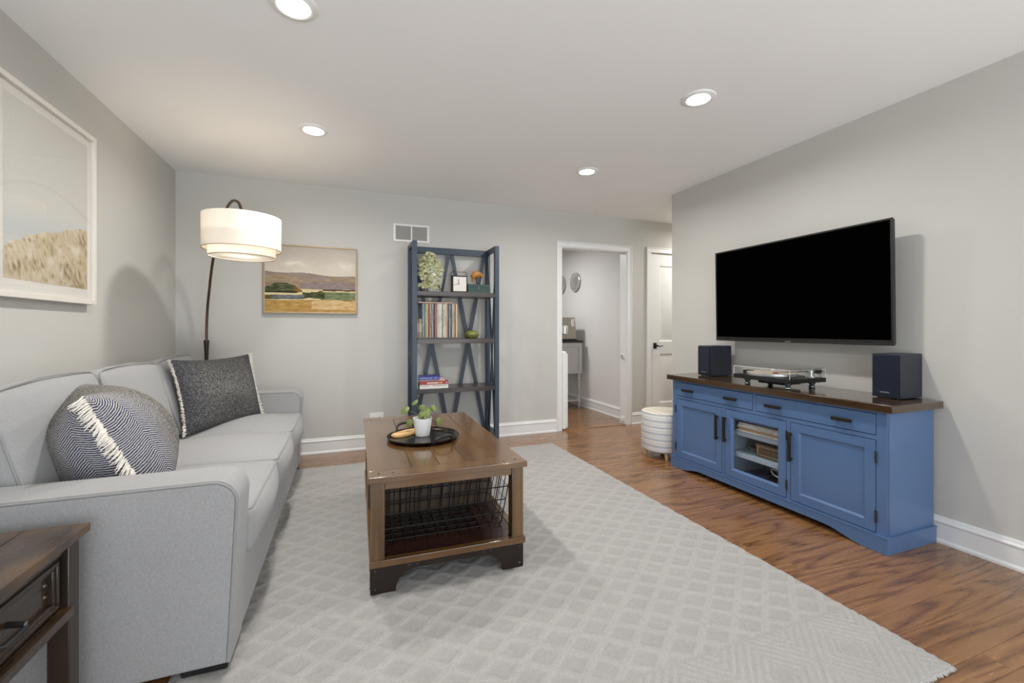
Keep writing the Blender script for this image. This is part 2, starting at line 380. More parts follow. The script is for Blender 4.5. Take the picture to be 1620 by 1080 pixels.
struct('wall_hall', boxes([((XR+.12, YE-.12, 0), (HX+.1, YE, H))]), 'wall', 'greige hallway wall round the corner from the television')
struct('wall_hall_end', boxes([((HX, YE, 0), (HX+.1, YB, H))]), 'wall', 'greige wall closing the hallway')
WZ0, WZ1 = .10, 2.25
rects = [((XL, YF-.1, 0), (XR, YF, WZ0)), ((XL, YF-.1, WZ1), (XR, YF, H))]
xs = [XL]+[q for ab in WIN for q in ab]+[XR]
for i in range(0, len(xs), 2): rects.append(((xs[i], YF-.1, WZ0), (xs[i+1], YF, WZ1)))
struct('wall_front', boxes(rects), 'wall', 'greige wall with two windows behind the viewer')
struct('wall_kitchen_right', boxes([((KX1, YB+.12, 0), (KX1+.1, KY1+.1, H))]), 'kwall', 'pale kitchen wall with two silver plates')
struct('wall_kitchen_back', boxes([((KX0, KY1, 0), (KX1, KY1+.1, H))]), 'kwall', 'pale far wall of the kitchen')
struct('wall_kitchen_left', boxes([((KX0-.1, YB+.12, 0), (KX0, KY1+.1, H))]), 'kwall', 'pale left wall of the kitchen')
# windows behind the viewer, made floor-length so the added fill reaches the ceiling
for i, (a, b) in enumerate(WIN):
    bm = B()
    xm_ = (a+b)/2
    for lo, hi in [((a-.07, YF, 0), (b+.07, YF+.02, .105)), ((a-.07, YF, 2.24), (b+.07, YF+.02, 2.33)), ((a-.07, YF, .105), (a+.005, YF+.02, 2.24)), ((b-.005, YF, .105), (b+.07, YF+.02, 2.24)),
                   ((a, YF-.07, .10), (a+.05, YF-.03, 2.25)), ((b-.05, YF-.07, .10), (b, YF-.03, 2.25)), ((a+.05, YF-.07, .10), (b-.05, YF-.03, .15)), ((a+.05, YF-.07, 2.20), (b-.05, YF-.03, 2.25)), ((xm_-.03, YF-.07, .15), (xm_+.03, YF-.03, 2.20))]:
        box(bm, lo, hi, .003)
    wo = struct('window_%d' % (i+1), bm, 'trim', 'added white floor-length window, %s of the two behind the viewer' % ('first' if i == 0 else 'second'))
    for p0, p1 in ((a+.05, xm_-.03), (xm_+.03, b-.05)): bxo('pane', (p0, YF-.052, .15), (p1, YF-.048, 2.20), 'glass', wo)
# baseboards
BP = [(0, 0), (.022, 0), (.022, .012), (.015, .024), (.015, .104), (.020, .110), (.020, .117), (.014, .124), (.010, .136), (0, .14)]
def baseboard(name, axis, pos, sgn, a, b, label):
    poly = [(pos+sgn*t, z) for t, z in BP]
    return struct(name, prism(B(), poly, axis, a, b), 'trim', label, cat='baseboard')
baseboard('baseboard_left', 'y', XL, 1, YF, YB, 'white moulded baseboard along the left wall')
baseboard('baseboard_right', 'y', XR, -1, YF, YE, 'white moulded baseboard under the television wall')
baseboard('baseboard_back', 'x', YB, -1, XL, 2.177, 'white moulded baseboard along the back wall')
baseboard('baseboard_back_door', 'x', YB, -1, 3.169, 3.383, 'short white baseboard between doorway and closed door')
baseboard('baseboard_hall', 'x', YB, -1, 4.275, HX, 'white baseboard at the hallway end')
baseboard('baseboard_kitchen', 'y', KX1, -1, YB+.12, KY1, 'white moulded baseboard along the kitchen wall')
# door casings: doorway and closed panel door
def casing(name, x0, x1, zt, label, jamb=True, wdt=.063):
    bm = B()
    i_ = .013
    for lo, hi in [((x0-wdt+i_, YB-.016, 0), (x0, YB, zt)), ((x1, YB-.016, 0), (x1+wdt-i_, YB, zt)), ((x0-wdt+i_, YB-.016, zt+.0005), (x1+wdt-i_, YB, zt+wdt-i_))]: box(bm, lo, hi, .003)
    for lo, hi in [((x0-wdt, YB-.022, 0), (x0-wdt+i_-.0005, YB, zt+wdt)), ((x1+wdt-i_+.0005, YB-.022, 0), (x1+wdt, YB, zt+wdt)), ((x0-wdt+i_, YB-.022, zt+wdt-i_+.0005), (x1+wdt-i_, YB, zt+wdt))]: box(bm, lo, hi, .003)
    if jamb:
        for lo, hi in [((x0, YB-.004, 0), (x0+.008, YB+.124, zt)), ((x1-.008, YB-.004, 0), (x1, YB+.124, zt)), ((x0+.008, YB-.004, zt-.008), (x1-.008, YB+.124, zt))]: box(bm, lo, hi)
    return struct(name, bm, 'trim', label, cat='door casing')
casing('trim_1', D1[0], D1[1], D1[2], 'white casing and jamb of the open kitchen doorway')
casing('trim_2', D2[0], D2[1], D2[2], 'white casing round the closed panel door', jamb=False)
# two-panel door
bm = B(); x0, x1, zt = D2[0]+.004, D2[1]-.004, D2[2]-.004
fy, by = YB+.012, YB+.047
ps = [(x0+.14, x1-.14, .23, .83), (x0+.14, x1-.14, .98, 1.91)]
for lo, hi in [((x0, fy, .006), (x0+.14, by, zt)), ((x1-.14, fy, .006), (x1, by, zt)), ((x0+.14, fy, .006), (x1-.14, by, .23)), ((x0+.14, fy, .83), (x1-.14, by, .98)), ((x0+.14, fy, 1.91), (x1-.14, by, zt))]: box(bm, lo, hi)
door = struct('door_1', bm, 'trim', 'closed white two-panel door with dark lever handle')
for a, b, c, d in ps:
    bm = box(B(), (a, fy+.0145, c), (b, by-.004, d))
    t = bmesh.new()          # moulded edge: down into a groove, then up to the raised field
    loops = [[t.verts.new((p[0], yy, p[1])) for p in ((a+k, c+k), (b-k, c+k), (b-k, d-k), (a+k, d-k))] for k, yy in ((0, fy+.0005), (.016, fy+.012), (.024, fy+.012), (.055, fy+.003))]
    for A, C in zip(loops[:-1], loops[1:]):
        for i in range(4): t.faces.new((A[i], A[(i+1) % 4], C[(i+1) % 4], C[i]))
    t.faces.new(loops[-1]); merge(bm, t); obj('door_panel', bm, 'trim', door, ang=20)
hx = 3.50
hp = bxo('handle_plate', (hx, fy-.008, .895), (hx+.046, fy+.001, .965), 'bronze', door, .003)
bm = cyl(B(), (0, 0, 0), .012, .045, 16, mtx=Matrix.Translation((hx+.023, fy-.006, .93)) @ Matrix.Rotation(PI/2, 4, 'X'))
tube(bm, [(hx+.023, fy-.045, .93), (hx+.04, fy-.047, .931), (hx+.06, fy-.047, .922), (hx+.085, fy-.046, .928), (hx+.11, fy-.045, .932)], [.009, .008, .0065, .006, .005], 8)
obj('lever', bm, 'bronze', hp)
bm = B()
for z in (.25, 1.05, 1.85): cyl(bm, (x1+.002, fy-.004, z), .007, .09, 10)
obj('hinge', bm, 'silver', door)

# ================================================================== CEILING LIGHTS
cans = [(-.197, 1.953, 'recessed ceiling light cut off by the top edge of the picture'), (-.2, 3.13, 'recessed ceiling light above the floor lamp and landscape painting'),
        (1.859, 1.929, 'recessed ceiling light in front of the television'), (1.859, 3.15, 'recessed ceiling light nearest the kitchen doorway')]
for x, y, lab in cans:
    t = thing('ceiling_light', lab, 'ceiling light', (x, y, H), 0, 'recessed ceiling lights')
    obj('trim_ring', lathe(B(), [(.060, H-.001), (.063, H-.010), (.070, H-.012), (.088, H-.006), (.092, H)], (x, y, 0), 40), 'white', t)
    obj('lens', lathe(B(), [(0, H-.004), (.058, H-.004), (.061, H-.001)], (x, y, 0), 40), 'can', t)
    a = area('ceiling_light_glow', (x, y, H-.014), (0, 0, 0), .115, .115, CAN_W, (1.0, .98, .95), 'DISK', math.radians(165))
# kitchen and hallway have lamps of their own further in
for x, y, pw, lab in ((2.1, 5.6, 27, 'flush kitchen ceiling light beyond the doorway'), (4.2, 3.88, 18, 'flush hallway ceiling light round the corner')):
    t = thing('flush_light', lab, 'ceiling light', (x, y, H))
    obj('rim', lathe(B(), [(.15, H), (.16, H-.02), (.15, H-.04), (.14, H-.04)], (x, y, 0), 32), 'white', t)
    obj('dome', lathe(B(), [(0, H-.075), (.06, H-.07), (.11, H-.055), (.14, H-.035)], (x, y, 0), 32), 'white', t)
    area('flush_light_glow', (x, y, H-.09), (0, 0, 0), .26, .26, pw, (.98, .985, 1) if pw > 20 else (1, .97, .92), 'DISK')
# ================================================================== RUG
RX0, RX1, RY0, RY1 = -0.535, 1.905, 0.838, 3.89
nx, ny = 306, 382
xs = np.linspace(RX0, RX1, nx); ys = np.linspace(RY0, RY1, ny); GX, GY = np.meshgrid(xs, ys)
tri = lambda a: np.abs(a-np.floor(a)-0.5)*2            # 1 on whole numbers, 0 halfway
p = GX/.160+GY/.130; q = GX/.160-GY/.130
lat = np.maximum(tri(p), tri(q))
line = np.clip((lat-.66)/.10, 0, 1); groove = np.exp(-((lat-1.0)/.035)**2)
m0 = 1.181
yy = np.where(GY < 2.3, GY-1.018, 3.71-GY)
inb = (GY < m0) | (GY > 4.728-m0)
dx = np.abs(((GX-1.664)/.321+.5) % 1.0-.5)*2; dy = np.abs(yy)/.163
dd = dx+dy; conc = 0.5+0.5*np.cos(dd*2*PI*4.5); conc = np.clip(conc*1.6-.2, 0, 1); conc = np.where(dd < .22, 0, conc)
hem = (np.abs(GY-m0) < .008) | (np.abs(GY-(4.728-m0)) < .008)
pat = np.where(inb, .1+.9*conc, line); pat = np.where(hem, .25, pat)
nz = np.array([[mnoise.noise(Vector((x*7, y*7, 3))) for x in xs[::3]] for y in ys[::3]]); nz = np.repeat(np.repeat(nz, 3, 0), 3, 1)[:ny, :nx]
rs = np.random.RandomState(2); fz = rs.rand(ny, nx)
hgt = .0085+.0035*pat-.0015*np.where(inb, 0, groove)+.0008*nz+.0012*(fz-.5)
edge = np.minimum.reduce([GX-RX0, RX1-GX, GY-RY0, RY1-GY]); hgt = np.where(edge < .004, .001, hgt)
tone = .885+.092*pat-.05*groove*(~inb)+.04*nz+.07*(fz-.5)
me = bpy.data.meshes.new('pile')
vv = np.c_[GX.ravel()-.685, GY.ravel()-2.364, hgt.ravel()]
idx = np.arange(nx*ny).reshape(ny, nx); ff = np.c_[idx[:-1, :-1].ravel(), idx[:-1, 1:].ravel(), idx[1:, 1:].ravel(), idx[1:, :-1].ravel()]
me.from_pydata(vv.tolist(), [], ff.tolist())
ca = me.color_attributes.new('print', 'FLOAT_COLOR', 'POINT')
base = np.array(srgb(176, 173, 169)[:3]); cc = np.ones((nx*ny, 4)); cc[:, :3] = tone.ravel()[:, None]*base; ca.data.foreach_set('color', cc.ravel())
M['rug'] = attr_mat('rug_wool', 0.95, 220, 0.10, 0.5, 420); me.materials.append(M['rug'])
me.polygons.foreach_set('use_smooth', [True]*len(me.polygons))
rug = thing('area_rug', 'large pale grey wool rug with raised diamond lattice', 'rug', (.685, 2.364, 0))
ro = bpy.data.objects.new('pile', me); col.objects.link(ro); ro.parent = rug
bxo('backing', (RX0+.003, RY0+.003, .0005), (RX1-.003, RY1-.003, .006), 'mat', rug)
bm = B(); rr = random.Random(5)
for ye, sg in ((RY0, -1), (RY1, 1)):
    x = RX0+.01
    while x < RX1-.005:
        l = rr.uniform(.005, .011); dx_ = rr.uniform(-.006, .006)
        tube(bm, [(x, ye-sg*.003, .006), (x+dx_*.5, ye+sg*l*.6, .005), (x+dx_, ye+sg*l, .0025)], [.003, .0025, .001], 4); x += rr.uniform(.004, .006)
fr = obj('fringe', bm, 'rug', rug)
c2 = fr.data.color_attributes.new('print', 'FLOAT_COLOR', 'POINT'); c2.data.foreach_set('color', [.46, .45, .43, 1]*len(fr.data.vertices)); fr['kind'] = 'stuff'

# ================================================================== SOFA
def cushion(bm, h, r, crown=(0, 0, 0), n=16, mtx=None, sag=0.0):
    hx, hy, hz = h; t = bmesh.new(); tt = [math.sin(PI/2*(2*i/n-1)) for i in range(n+1)]
    H3 = Vector(h)
    for ax in range(3):
        for sg in (-1, 1):
            g = []
            for a in tt:
                row = []
                for b in tt:
                    p = [0, 0, 0]; p[ax] = sg; p[(ax+1) % 3] = a; p[(ax+2) % 3] = b
                    P = Vector((p[0]*hx, p[1]*hy, p[2]*hz)); Q = Vector([max(-(H3[i]-r), min(H3[i]-r, P[i])) for i in range(3)])
                    d = P-Q
                    if d.length > 1e-9: P = Q+d.normalized()*r
                    k = [1-min(1, (P[i]/h[i])**2) for i in range(3)]
                    D = Vector((crown[0]*P.x/hx*k[1]*k[2], crown[1]*P.y/hy*k[0]*k[2], crown[2]*P.z/hz*k[0]*k[1]))
                    row.append(t.verts.new(P+D))
                g.append(row)
            for i in range(n):
                for j in range(n): t.faces.new((g[i][j], g[i+1][j], g[i+1][j+1], g[i][j+1]))
    bmesh.ops.remove_doubles(t, verts=t.verts, dist=1e-5); bmesh.ops.recalc_face_normals(t, faces=t.faces)
    if mtx is not None: t.transform(mtx)
    return merge(bm, t)
def rrect(hx, hy, z, r, n=5, wob=0.0, seed=0):
    pts = []; rg = random.Random(seed)
    cs = [(hx-r, hy-r, 0), (-hx+r, hy-r, 1), (-hx+r, -hy+r, 2), (hx-r, -hy+r, 3)]
    for i, (cx, cy, k) in enumerate(cs):
        for j in range(n+1):
            a = PI/2*(k+j/n); pts.append(Vector((cx+r*math.cos(a), cy+r*math.sin(a), z)))
        nx_ = cs[(i+1) % 4]; s = pts[-1]; a = PI/2*(nx_[2]); e = Vector((nx_[0]+r*math.cos(a), nx_[1]+r*math.sin(a), z))
        for j in range(1, 7):
            q = s.lerp(e, j/7); pts.append(q+Vector((rg.uniform(-wob, wob), rg.uniform(-wob, wob), rg.uniform(-wob, wob))))
    return pts
SX0, SX1, SY0, SY1 = -1.272, -.335, 1.678, 4.045; AW = .19
sofa = thing('sofa', 'light grey linen three-seat sofa with piped track arms', 'sofa', ((SX0+SX1)/2, (SY0+SY1)/2, 0))
def armpoly(x0, x1, z0, z1, r):
    pts = [(x0, z0), (x1-.026, z0)]
    for j in range(9):
        a = PI/2*j/8; pts.append((x1-r+r*math.cos(a), z1-r+r*math.sin(a)))
    pts.append((x0, z1)); return pts
for y0, y1, ys_ in ((SY0, SY0+AW, SY0), (SY1-AW, SY1, SY1-AW)):
    bm = prism(B(), armpoly(SX0, SX1, .032, .638, .075), 'y', y0, y1, .010)
    arm = obj('arm', bm, 'sofa', sofa, ang=50)
    for yy_, s_ in ((y0, 1), (y1, -1)):
        pts = [(x, yy_+s_*.006, z) for x, z in armpoly(SX0+.01, SX1-.006, .036, .632, .07)[1:]]
        obj('piping', tube(B(), pts, .0038, 6), 'pipe', arm)
bxo('base', (SX0+.02, SY0+AW-.01, .034), (SX1-.026, SY1-AW+.01, .30), 'sofa', sofa, .012)
bm = box(B(), (SX0, SY0+.02, .10), (SX0+.10, SY1-.02, .845), .03, 3); obj('back_frame', bm, 'sofa', sofa, ang=50)
SWD = (SY1-SY0-2*AW)/3
for i in range(3):
    yc = SY0+AW+SWD*(i+.5)
    h = (.325, SWD/2-.001, .085); mt = Matrix.Translation((-.656, yc, .385))
    sc = obj('seat_cushion', cushion(B(), h, .028, (.034, .0, .052), 18, mt), 'sofa', sofa, ang=60)
    for zz, sd in ((.085-.008, 1), (-.085+.008, 2)):
        pts = [mt @ v for v in rrect(h[0]-.006, h[1]-.006, zz, .03, 5, .0022, sd+i*7)]
        # piping follows the puffed front
        pts = [Vector((p.x+(.030*max(0, 1-((p.y-yc)/h[1])**2)*.15 if p.x > -.36 else 0), p.y, p.z)) for p in pts]
        obj('piping', tube(B(), pts, .0052, 6, closed=True), 'pipe', sc)
for i in range(3):
    yc = SY0+AW+SWD*(i+.5)
    h = (.085, SWD/2-.002, .235); tl = [15, 14, 16][i]
    mt = Matrix.Translation((-1.080, yc, .695)) @ Matrix.Rotation(math.radians(-tl), 4, 'Y') @ Matrix.Rotation(math.radians([1.5, -1, 2][i]), 4, 'X')
    bc = obj('back_cushion', cushion(B(), h, .035, (.032, .0, .022), 16, mt), 'sofa', sofa, ang=60)
    for xx, sd in ((h[0]-.01, 1), (-h[0]+.01, 2)):
        pts = []
        for v in rrect(h[1]-.008, h[2]-.008, 0, .035, 5, .0015, sd+i*5):
            k = max(0, 1-(v.x/h[1])**2); pts.append(mt @ Vector((xx, v.x, v.y+(.022*k if v.y > .18 else (-.022*k if v.y < -.18 else 0)))))
        obj('piping', tube(B(), pts, .004, 6, closed=True), 'pipe', bc)
for x in (SX0+.08, SX1-.100):
    for y in (SY0+.062, SY1-.062):
        obj('leg', prism(B(), [(x-.065, .033), (x+.068, .033), (x+.066, .0128 if x > -.8 else .001), (x-.06, .0128 if x > -.8 else .001)], 'y', y-.05, y+.05), 'blk', sofa)

# throw pillows
def tweed(name, navy, spot):
    m, nt, p = newmat(name); v = coords(nt); sp = nt.nodes.new('ShaderNodeSeparateXYZ'); L(nt, v, sp.inputs[0])
    x, z = sp.outputs[0], sp.outputs[2]
    wob = math_(nt, 'MULTIPLY', noise(nt, v, 9, 2), .02)
    zx = math_(nt, 'ADD', x, wob)
    zig = math_(nt, 'PINGPONG', zx, .042)
    ph = math_(nt, 'MULTIPLY', math_(nt, 'ADD', math_(nt, 'ADD', math_(nt, 'MULTIPLY', zig, .95), z), math_(nt, 'MULTIPLY', noise(nt, v, 60, 2), .006)), 2*PI/.0090)
    st = math_(nt, 'MULTIPLY_ADD', math_(nt, 'SINE', ph), .5, .5)
    rough_n = noise(nt, coords(nt, (1, 1, 1)), 300, 3, .7)
    st = math_(nt, 'ADD', math_(nt, 'MULTIPLY', st, .42), math_(nt, 'MULTIPLY', rough_n, .58))
    her = ramp(nt, st, [(.40, srgb(44, 50, 84)), (.60, srgb(190, 186, 180))])
    tw = ramp(nt, noise(nt, v, 190, 3, .75), [(.38, srgb(58, 57, 58)), (.5, srgb(114, 111, 106)), (.64, srgb(174, 169, 160))] if navy else [(.38, srgb(34, 34, 37)), (.5, srgb(90, 89, 88)), (.64, srgb(154, 151, 146))])
    edge = math_(nt, 'ADD', math_(nt, 'ABSOLUTE', x), math_(nt, 'MULTIPLY', noise(nt, v, 14, 2), .06))
    k = ramp(nt, edge, [(spot*.6, (0, 0, 0, 1)), (spot, (1, 1, 1, 1))])
    a = mix(nt, k.outputs[0], tw.outputs[0], her.outputs[0]) if navy else mix(nt, math_(nt, 'MULTIPLY', k.outputs[0], .35), tw.outputs[0], srgb(40, 46, 66))
    L(nt, a, p.inputs['Base Color']); p.inputs['Roughness'].default_value = .95; p.inputs['Specular IOR Level'].default_value = .1
    bump(nt, p, st if navy else noise(nt, v, 190, 3, .75), .5, .003); return m
M['fringe'] = fabric('cream_fringe', srgb(236, 231, 222), srgb(206, 200, 190), 400, .2)
def pillow(name, label, loc, rot, W, Hh, T, mat, fr_len, fr_dir, sides):
    t = thing(name, label, 'pillow', loc); t.rotation_euler = rot
    bm = B(); n = 26; g = {}
    def surf(u, v, s):
        k = max(0, (1-abs(u)**2.4))**.62*max(0, (1-abs(v)**2.4))**.62
        x = W/2*u*(1-.085*(1-v*v)); z = Hh/2*v*(1-.085*(1-u*u))
        wr = .006*mnoise.noise(Vector((u*2.2+loc[0]*9, v*2.2, s*1.7)))*(1-u*u)*(1-v*v)*4
        return Vector((x, s*T*k+wr, z))
    for s in (-1, 1):
        R = []
        for i in range(n+1):
            row = []
            for j in range(n+1):
                u, v = math.sin(PI/2*(2*i/n-1)), math.sin(PI/2*(2*j/n-1)); row.append(bm.verts.new(surf(u, v, s)))
            R.append(row)
        for i in range(n):
            for j in range(n): bm.faces.new((R[i][j], R[i+1][j], R[i+1][j+1], R[i][j+1]))
    bmesh.ops.remove_doubles(bm, verts=bm.verts, dist=1e-4)
    obj('cover', bm, mat, t, local=True, ang=80)
    rg = random.Random(int(W*1000)); bm = B()
    for sx in sides:
        z = -Hh/2+.004
        while z < Hh/2:
            v = z/(Hh/2); x = sx*W/2*(1-.085*(1-v*v)); l = fr_len*rg.uniform(.75, 1.15)
            d = Vector((sx*fr_dir[0], fr_dir[1]+rg.uniform(-.15, .15), fr_dir[2]+rg.uniform(-.25, .15)+.25*math.sin(v*9))).normalized()
            p0 = Vector((x-sx*.006, rg.uniform(-.004, .004), z)); mid = p0+Vector((sx*.6, 0, 0)).normalized()*l*.35+d*l*.3; p1 = mid+d*l*.5
            tube(bm, [p0, mid, p1], [.0032, .0030, .0012], 4); z += rg.uniform(.0026, .0042)
    f = obj('fringe', bm, 'fringe', t, local=True); f['kind'] = 'stuff'
    return t
pillow('throw_pillow', 'navy and cream herringbone throw pillow with thick fringe by near sofa arm', (-.872, 2.205, .682), (math.radians(25), 0, math.radians(-63)), .60, .50, .196,
       tweed('herringbone', True, .25), .062, (.55, -.75, -.2), (1, -1))
pillow('throw_pillow', 'charcoal tweed throw pillow with short cream fringe at far sofa end', (-.80, 3.475, .715), (math.radians(-14), 0, math.radians(58)), .62, .48, .115,
       tweed('charcoal_tweed', False, .3), .030, (.85, -.45, 0), (1, -1))
# ================================================================== ARC FLOOR LAMP
LP0, LP1 = Vector((-1.06, 4.19)), Vector((-.665, 3.42))
lamp = thing('floor_lamp', 'arched bronze floor lamp with two-tier white drum shade behind the sofa', 'floor lamp', (LP0.x, LP0.y, 0))
obj('base', lathe(B(), [(0, .001), (.135, .001), (.138, .012), (.130, .024), (.03, .032), (.02, .05), (0, .05)], (LP0.x, LP0.y, 0), 40), 'sleeve', lamp)
obj('sleeve', lathe(B(), [(0, .04), (.013, .04), (.013, .86), (.014, .93), (.019, 1.03), (.019, 1.045), (0, 1.045)], (LP0.x, LP0.y, 0), 20), 'sleeve', lamp)
arc = [(0, 1.03), (.004, 1.12), (.019, 1.239), (.05, 1.345), (.093, 1.44), (.156, 1.58), (.237, 1.704), (.33, 1.81), (.44, 1.905), (.558, 1.982), (.646, 2.022), (.748, 2.042), (.83, 2.036), (.925, 2.008), (.985, 1.963), (1.02, 1.91), (1.03, 1.86), (1.03, 1.80)]
def catmull(P, k=4):
    out = []; P = [Vector(p) for p in P]
    for i in range(len(P)-1):
        a, b, c, d = P[max(i-1, 0)], P[i], P[i+1], P[min(i+2, len(P)-1)]
        for j in range(k):
            t = j/k; out.append(.5*((2*b)+(c-a)*t+(2*a-5*b+4*c-d)*t*t+(3*b-a-3*c+d)*t**3))
    out.append(P[-1]); return out
pts = catmull([(LP0.x+(LP1.x-LP0.x)*s, LP0.y+(LP1.y-LP0.y)*s, z) for s, z in arc])
obj('pole', tube(B(), pts, .0095, 10), 'pole', lamp)
SC = (LP0.x+(LP1.x-LP0.x)*1.03, LP0.y+(LP1.y-LP0.y)*1.03, 0)
sh = obj('outer_shade', lathe(B(), [(.231, 1.668), (.232, 1.888)], SC, 64), 'shade', lamp)
obj('shade_rim', lathe(B(), [(.2285, 1.666), (.2325, 1.666), (.2325, 1.6705), (.2285, 1.6705)], SC, 64, closed=True), 'gold', sh)
s2 = obj('inner_shade', lathe(B(), [(.197, 1.618), (.197, 1.76)], SC, 64), 'shade2', lamp)
obj('shade_rim', lathe(B(), [(.1945, 1.616), (.1985, 1.616), (.1985, 1.620), (.1945, 1.620)], SC, 64, closed=True), 'gold', s2)
obj('diffuser', lathe(B(), [(0, 1.624), (.1945, 1.624)], SC, 48), 'diff', lamp)
bm = B()
for k in range(3):
    a = 2*PI*k/3+.4; tube(bm, [(SC[0], SC[1], 1.80), (SC[0]+.23*math.cos(a), SC[1]+.23*math.sin(a), 1.80)], .0025, 6)
obj('spider', bm, 'pole', lamp)
obj('socket', cyl(B(), (SC[0], SC[1], 1.745), .018, .06, 16), 'sleeve', lamp)
obj('bulb', lathe(B(), [(0, 1.67), (.016, 1.675), (.028, 1.69), (.031, 1.705), (.026, 1.725), (.014, 1.745), (0, 1.745)], SC, 20), emit('bulb_glow', (1, .86, .68, 1), 30), lamp)
pl = bpy.data.lights.new('lamp_bulb_light', 'POINT'); pl.energy = LAMP_W; pl.color = (1, .90, .76); pl.shadow_soft_size = .034
po = bpy.data.objects.new('lamp_bulb_light', pl); col.objects.link(po); po.location = (SC[0], SC[1], 1.70)

# ================================================================== PICTURES
def printmesh(name, nu, nv, fn, P00, PU, PV, mat, parent):
    """flat picture: colours given by fn(u,v) on a plane from corner P00 along PU and PV"""
    P00, PU, PV = Vector(P00), Vector(PU), Vector(PV); inv = wmat(parent).inverted()
    vs, cs = [], []
    for j in range(nv):
        for i in range(nu):
            u, v = i/(nu-1), j/(nv-1); vs.append(inv @ (P00+PU*u+PV*v)); c = fn(u, v); cs += list(srgb(*[max(0, min(255, q)) for q in c]))
    fs = [(j*nu+i, j*nu+i+1, (j+1)*nu+i+1, (j+1)*nu+i) for j in range(nv-1) for i in range(nu-1)]
    me = bpy.data.meshes.new(name); me.from_pydata([tuple(v) for v in vs], [], fs); a = me.color_attributes.new('print', 'FLOAT_COLOR', 'POINT'); a.data.foreach_set('color', cs)
    me.materials.append(M[mat]); o = bpy.data.objects.new(name, me); col.objects.link(o); o.parent = parent; return o
def frame4(bm, axis, a0, a1, z0, z1, d0, d1, w, bev=.002):
    """picture frame of four mitre-less bars; axis x: runs along x at depth y d0..d1; axis y: runs along y at depth x"""
    for (p, q, r, s) in ((a0, a1, z0, z0+w), (a0, a1, z1-w, z1), (a0, a0+w, z0+w, z1-w), (a1-w, a1, z0+w, z1-w)):
        lo, hi = ((p, d0, r), (q, d1, s)) if axis == 'x' else ((d0, p, r), (d1, q, s)); box(bm, lo, hi, bev)
    return bm
nz2 = lambda x, y, z=0.0: mnoise.noise(Vector((x, y, z)))
lerp3 = lambda a, b, t: tuple(p+(q-p)*max(0, min(1, t)) for p, q in zip(a, b))
def landscape(u, v):
    t = 1-v; n1 = nz2(u*5, t*9); n2 = nz2(u*14, t*40, 4); n3 = nz2(u*3, t*4, 8)
    c = lerp3((182, 172, 160), (206, 196, 180), t/.42+n3*.35); c = lerp3(c, (222, 213, 198), 1.1*math.exp(-((u-.30)/.14)**2-((t-.26)/.07)**2)*(.3+n1+n2*.6)); c = lerp3(c, (224, 216, 202), 1.1*math.exp(-((u-.84)/.14)**2-((t-.27)/.07)**2)*(.3+n1+n2*.6))
    far = .385+.055*u+.012*math.sin(u*11)
    if t > far: c = lerp3((146, 131, 122), (134, 119, 104), n1+.4)
    mid = .455-.025*math.exp(-((u-.13)/.12)**2)+.06*math.exp(-((u-.55)/.16)**2)-.01*u
    if t > mid: c = lerp3((162, 142, 118), (140, 118, 98), n2+.5+n1*.5)
    if t > .52+.06*abs(u-.75)+n1*.015 and u > .38: c = lerp3((148, 134, 128), (128, 112, 106), n2+.5)
    if t > .535+.03*u and u > .85 and t < .56: c = (158, 128, 84)
    if t > .645+n1*.01: c = lerp3((216, 200, 158), (196, 176, 130), n2+.4)
    if .62 < u and .645 < t < .668+n2*.01: c = (86, 58, 42)
    if u > .60+.12*(.84-t) and .685 < t < .85: c = lerp3((132, 138, 104), (92, 104, 68), n2*1.2+.5)
    tree = .56+.10*((u-.18)/.20)**2+n2*.02
    if u < .40 and tree < t < .70+n2*.015: c = lerp3((58, 62, 38), (98, 102, 74), n2*1.3+.35+n1*.4); c = lerp3(c, (132, 94, 44), (u-.29)/.06)
    if u < .34 and .69 < t < .712: c = (46, 42, 26)
    if .40 < u < .65 and .70-.03*math.exp(-((u-.60)/.03)**2)+n2*.02 < t < .785+n2*.02: c = lerp3((54, 60, 34), (94, 98, 60), n2+.3)
    if u < .42 and .735+.10*(.42-u)*.3 < t < .815-.03*u: c = lerp3((116, 122, 126), (84, 88, 84), n2+.45); c = lerp3(c, (92, 82, 42), (.10-u)/.06)
    if t > .82-.02*u+n1*.015: c = lerp3((184, 150, 88), (160, 124, 66), n2+.5+n1*.4)
    if u > .5 and t > .80+.1*abs(u-.75)+n1*.02 and t < .96: c = lerp3((212, 186, 144), (188, 152, 98), n2+.5)
    return c
art = thing('landscape_painting', 'painted meadow landscape in thin pale gold frame on back wall', 'painting', (-.29, YB, 1.277))
obj('frame', frame4(B(), 'x', -.675, .092, 1.275, 1.882, YB-.042, YB-.002, .012), 'gold', art)
bxo('stretcher', (-.664, YB-.034, 1.286), (.081, YB-.004, 1.871), 'mat', art)
printmesh('canvas', 240, 190, landscape, (-.662, YB-.0345, 1.288), (.741, 0, 0), (0, 0, .581), 'print', art)
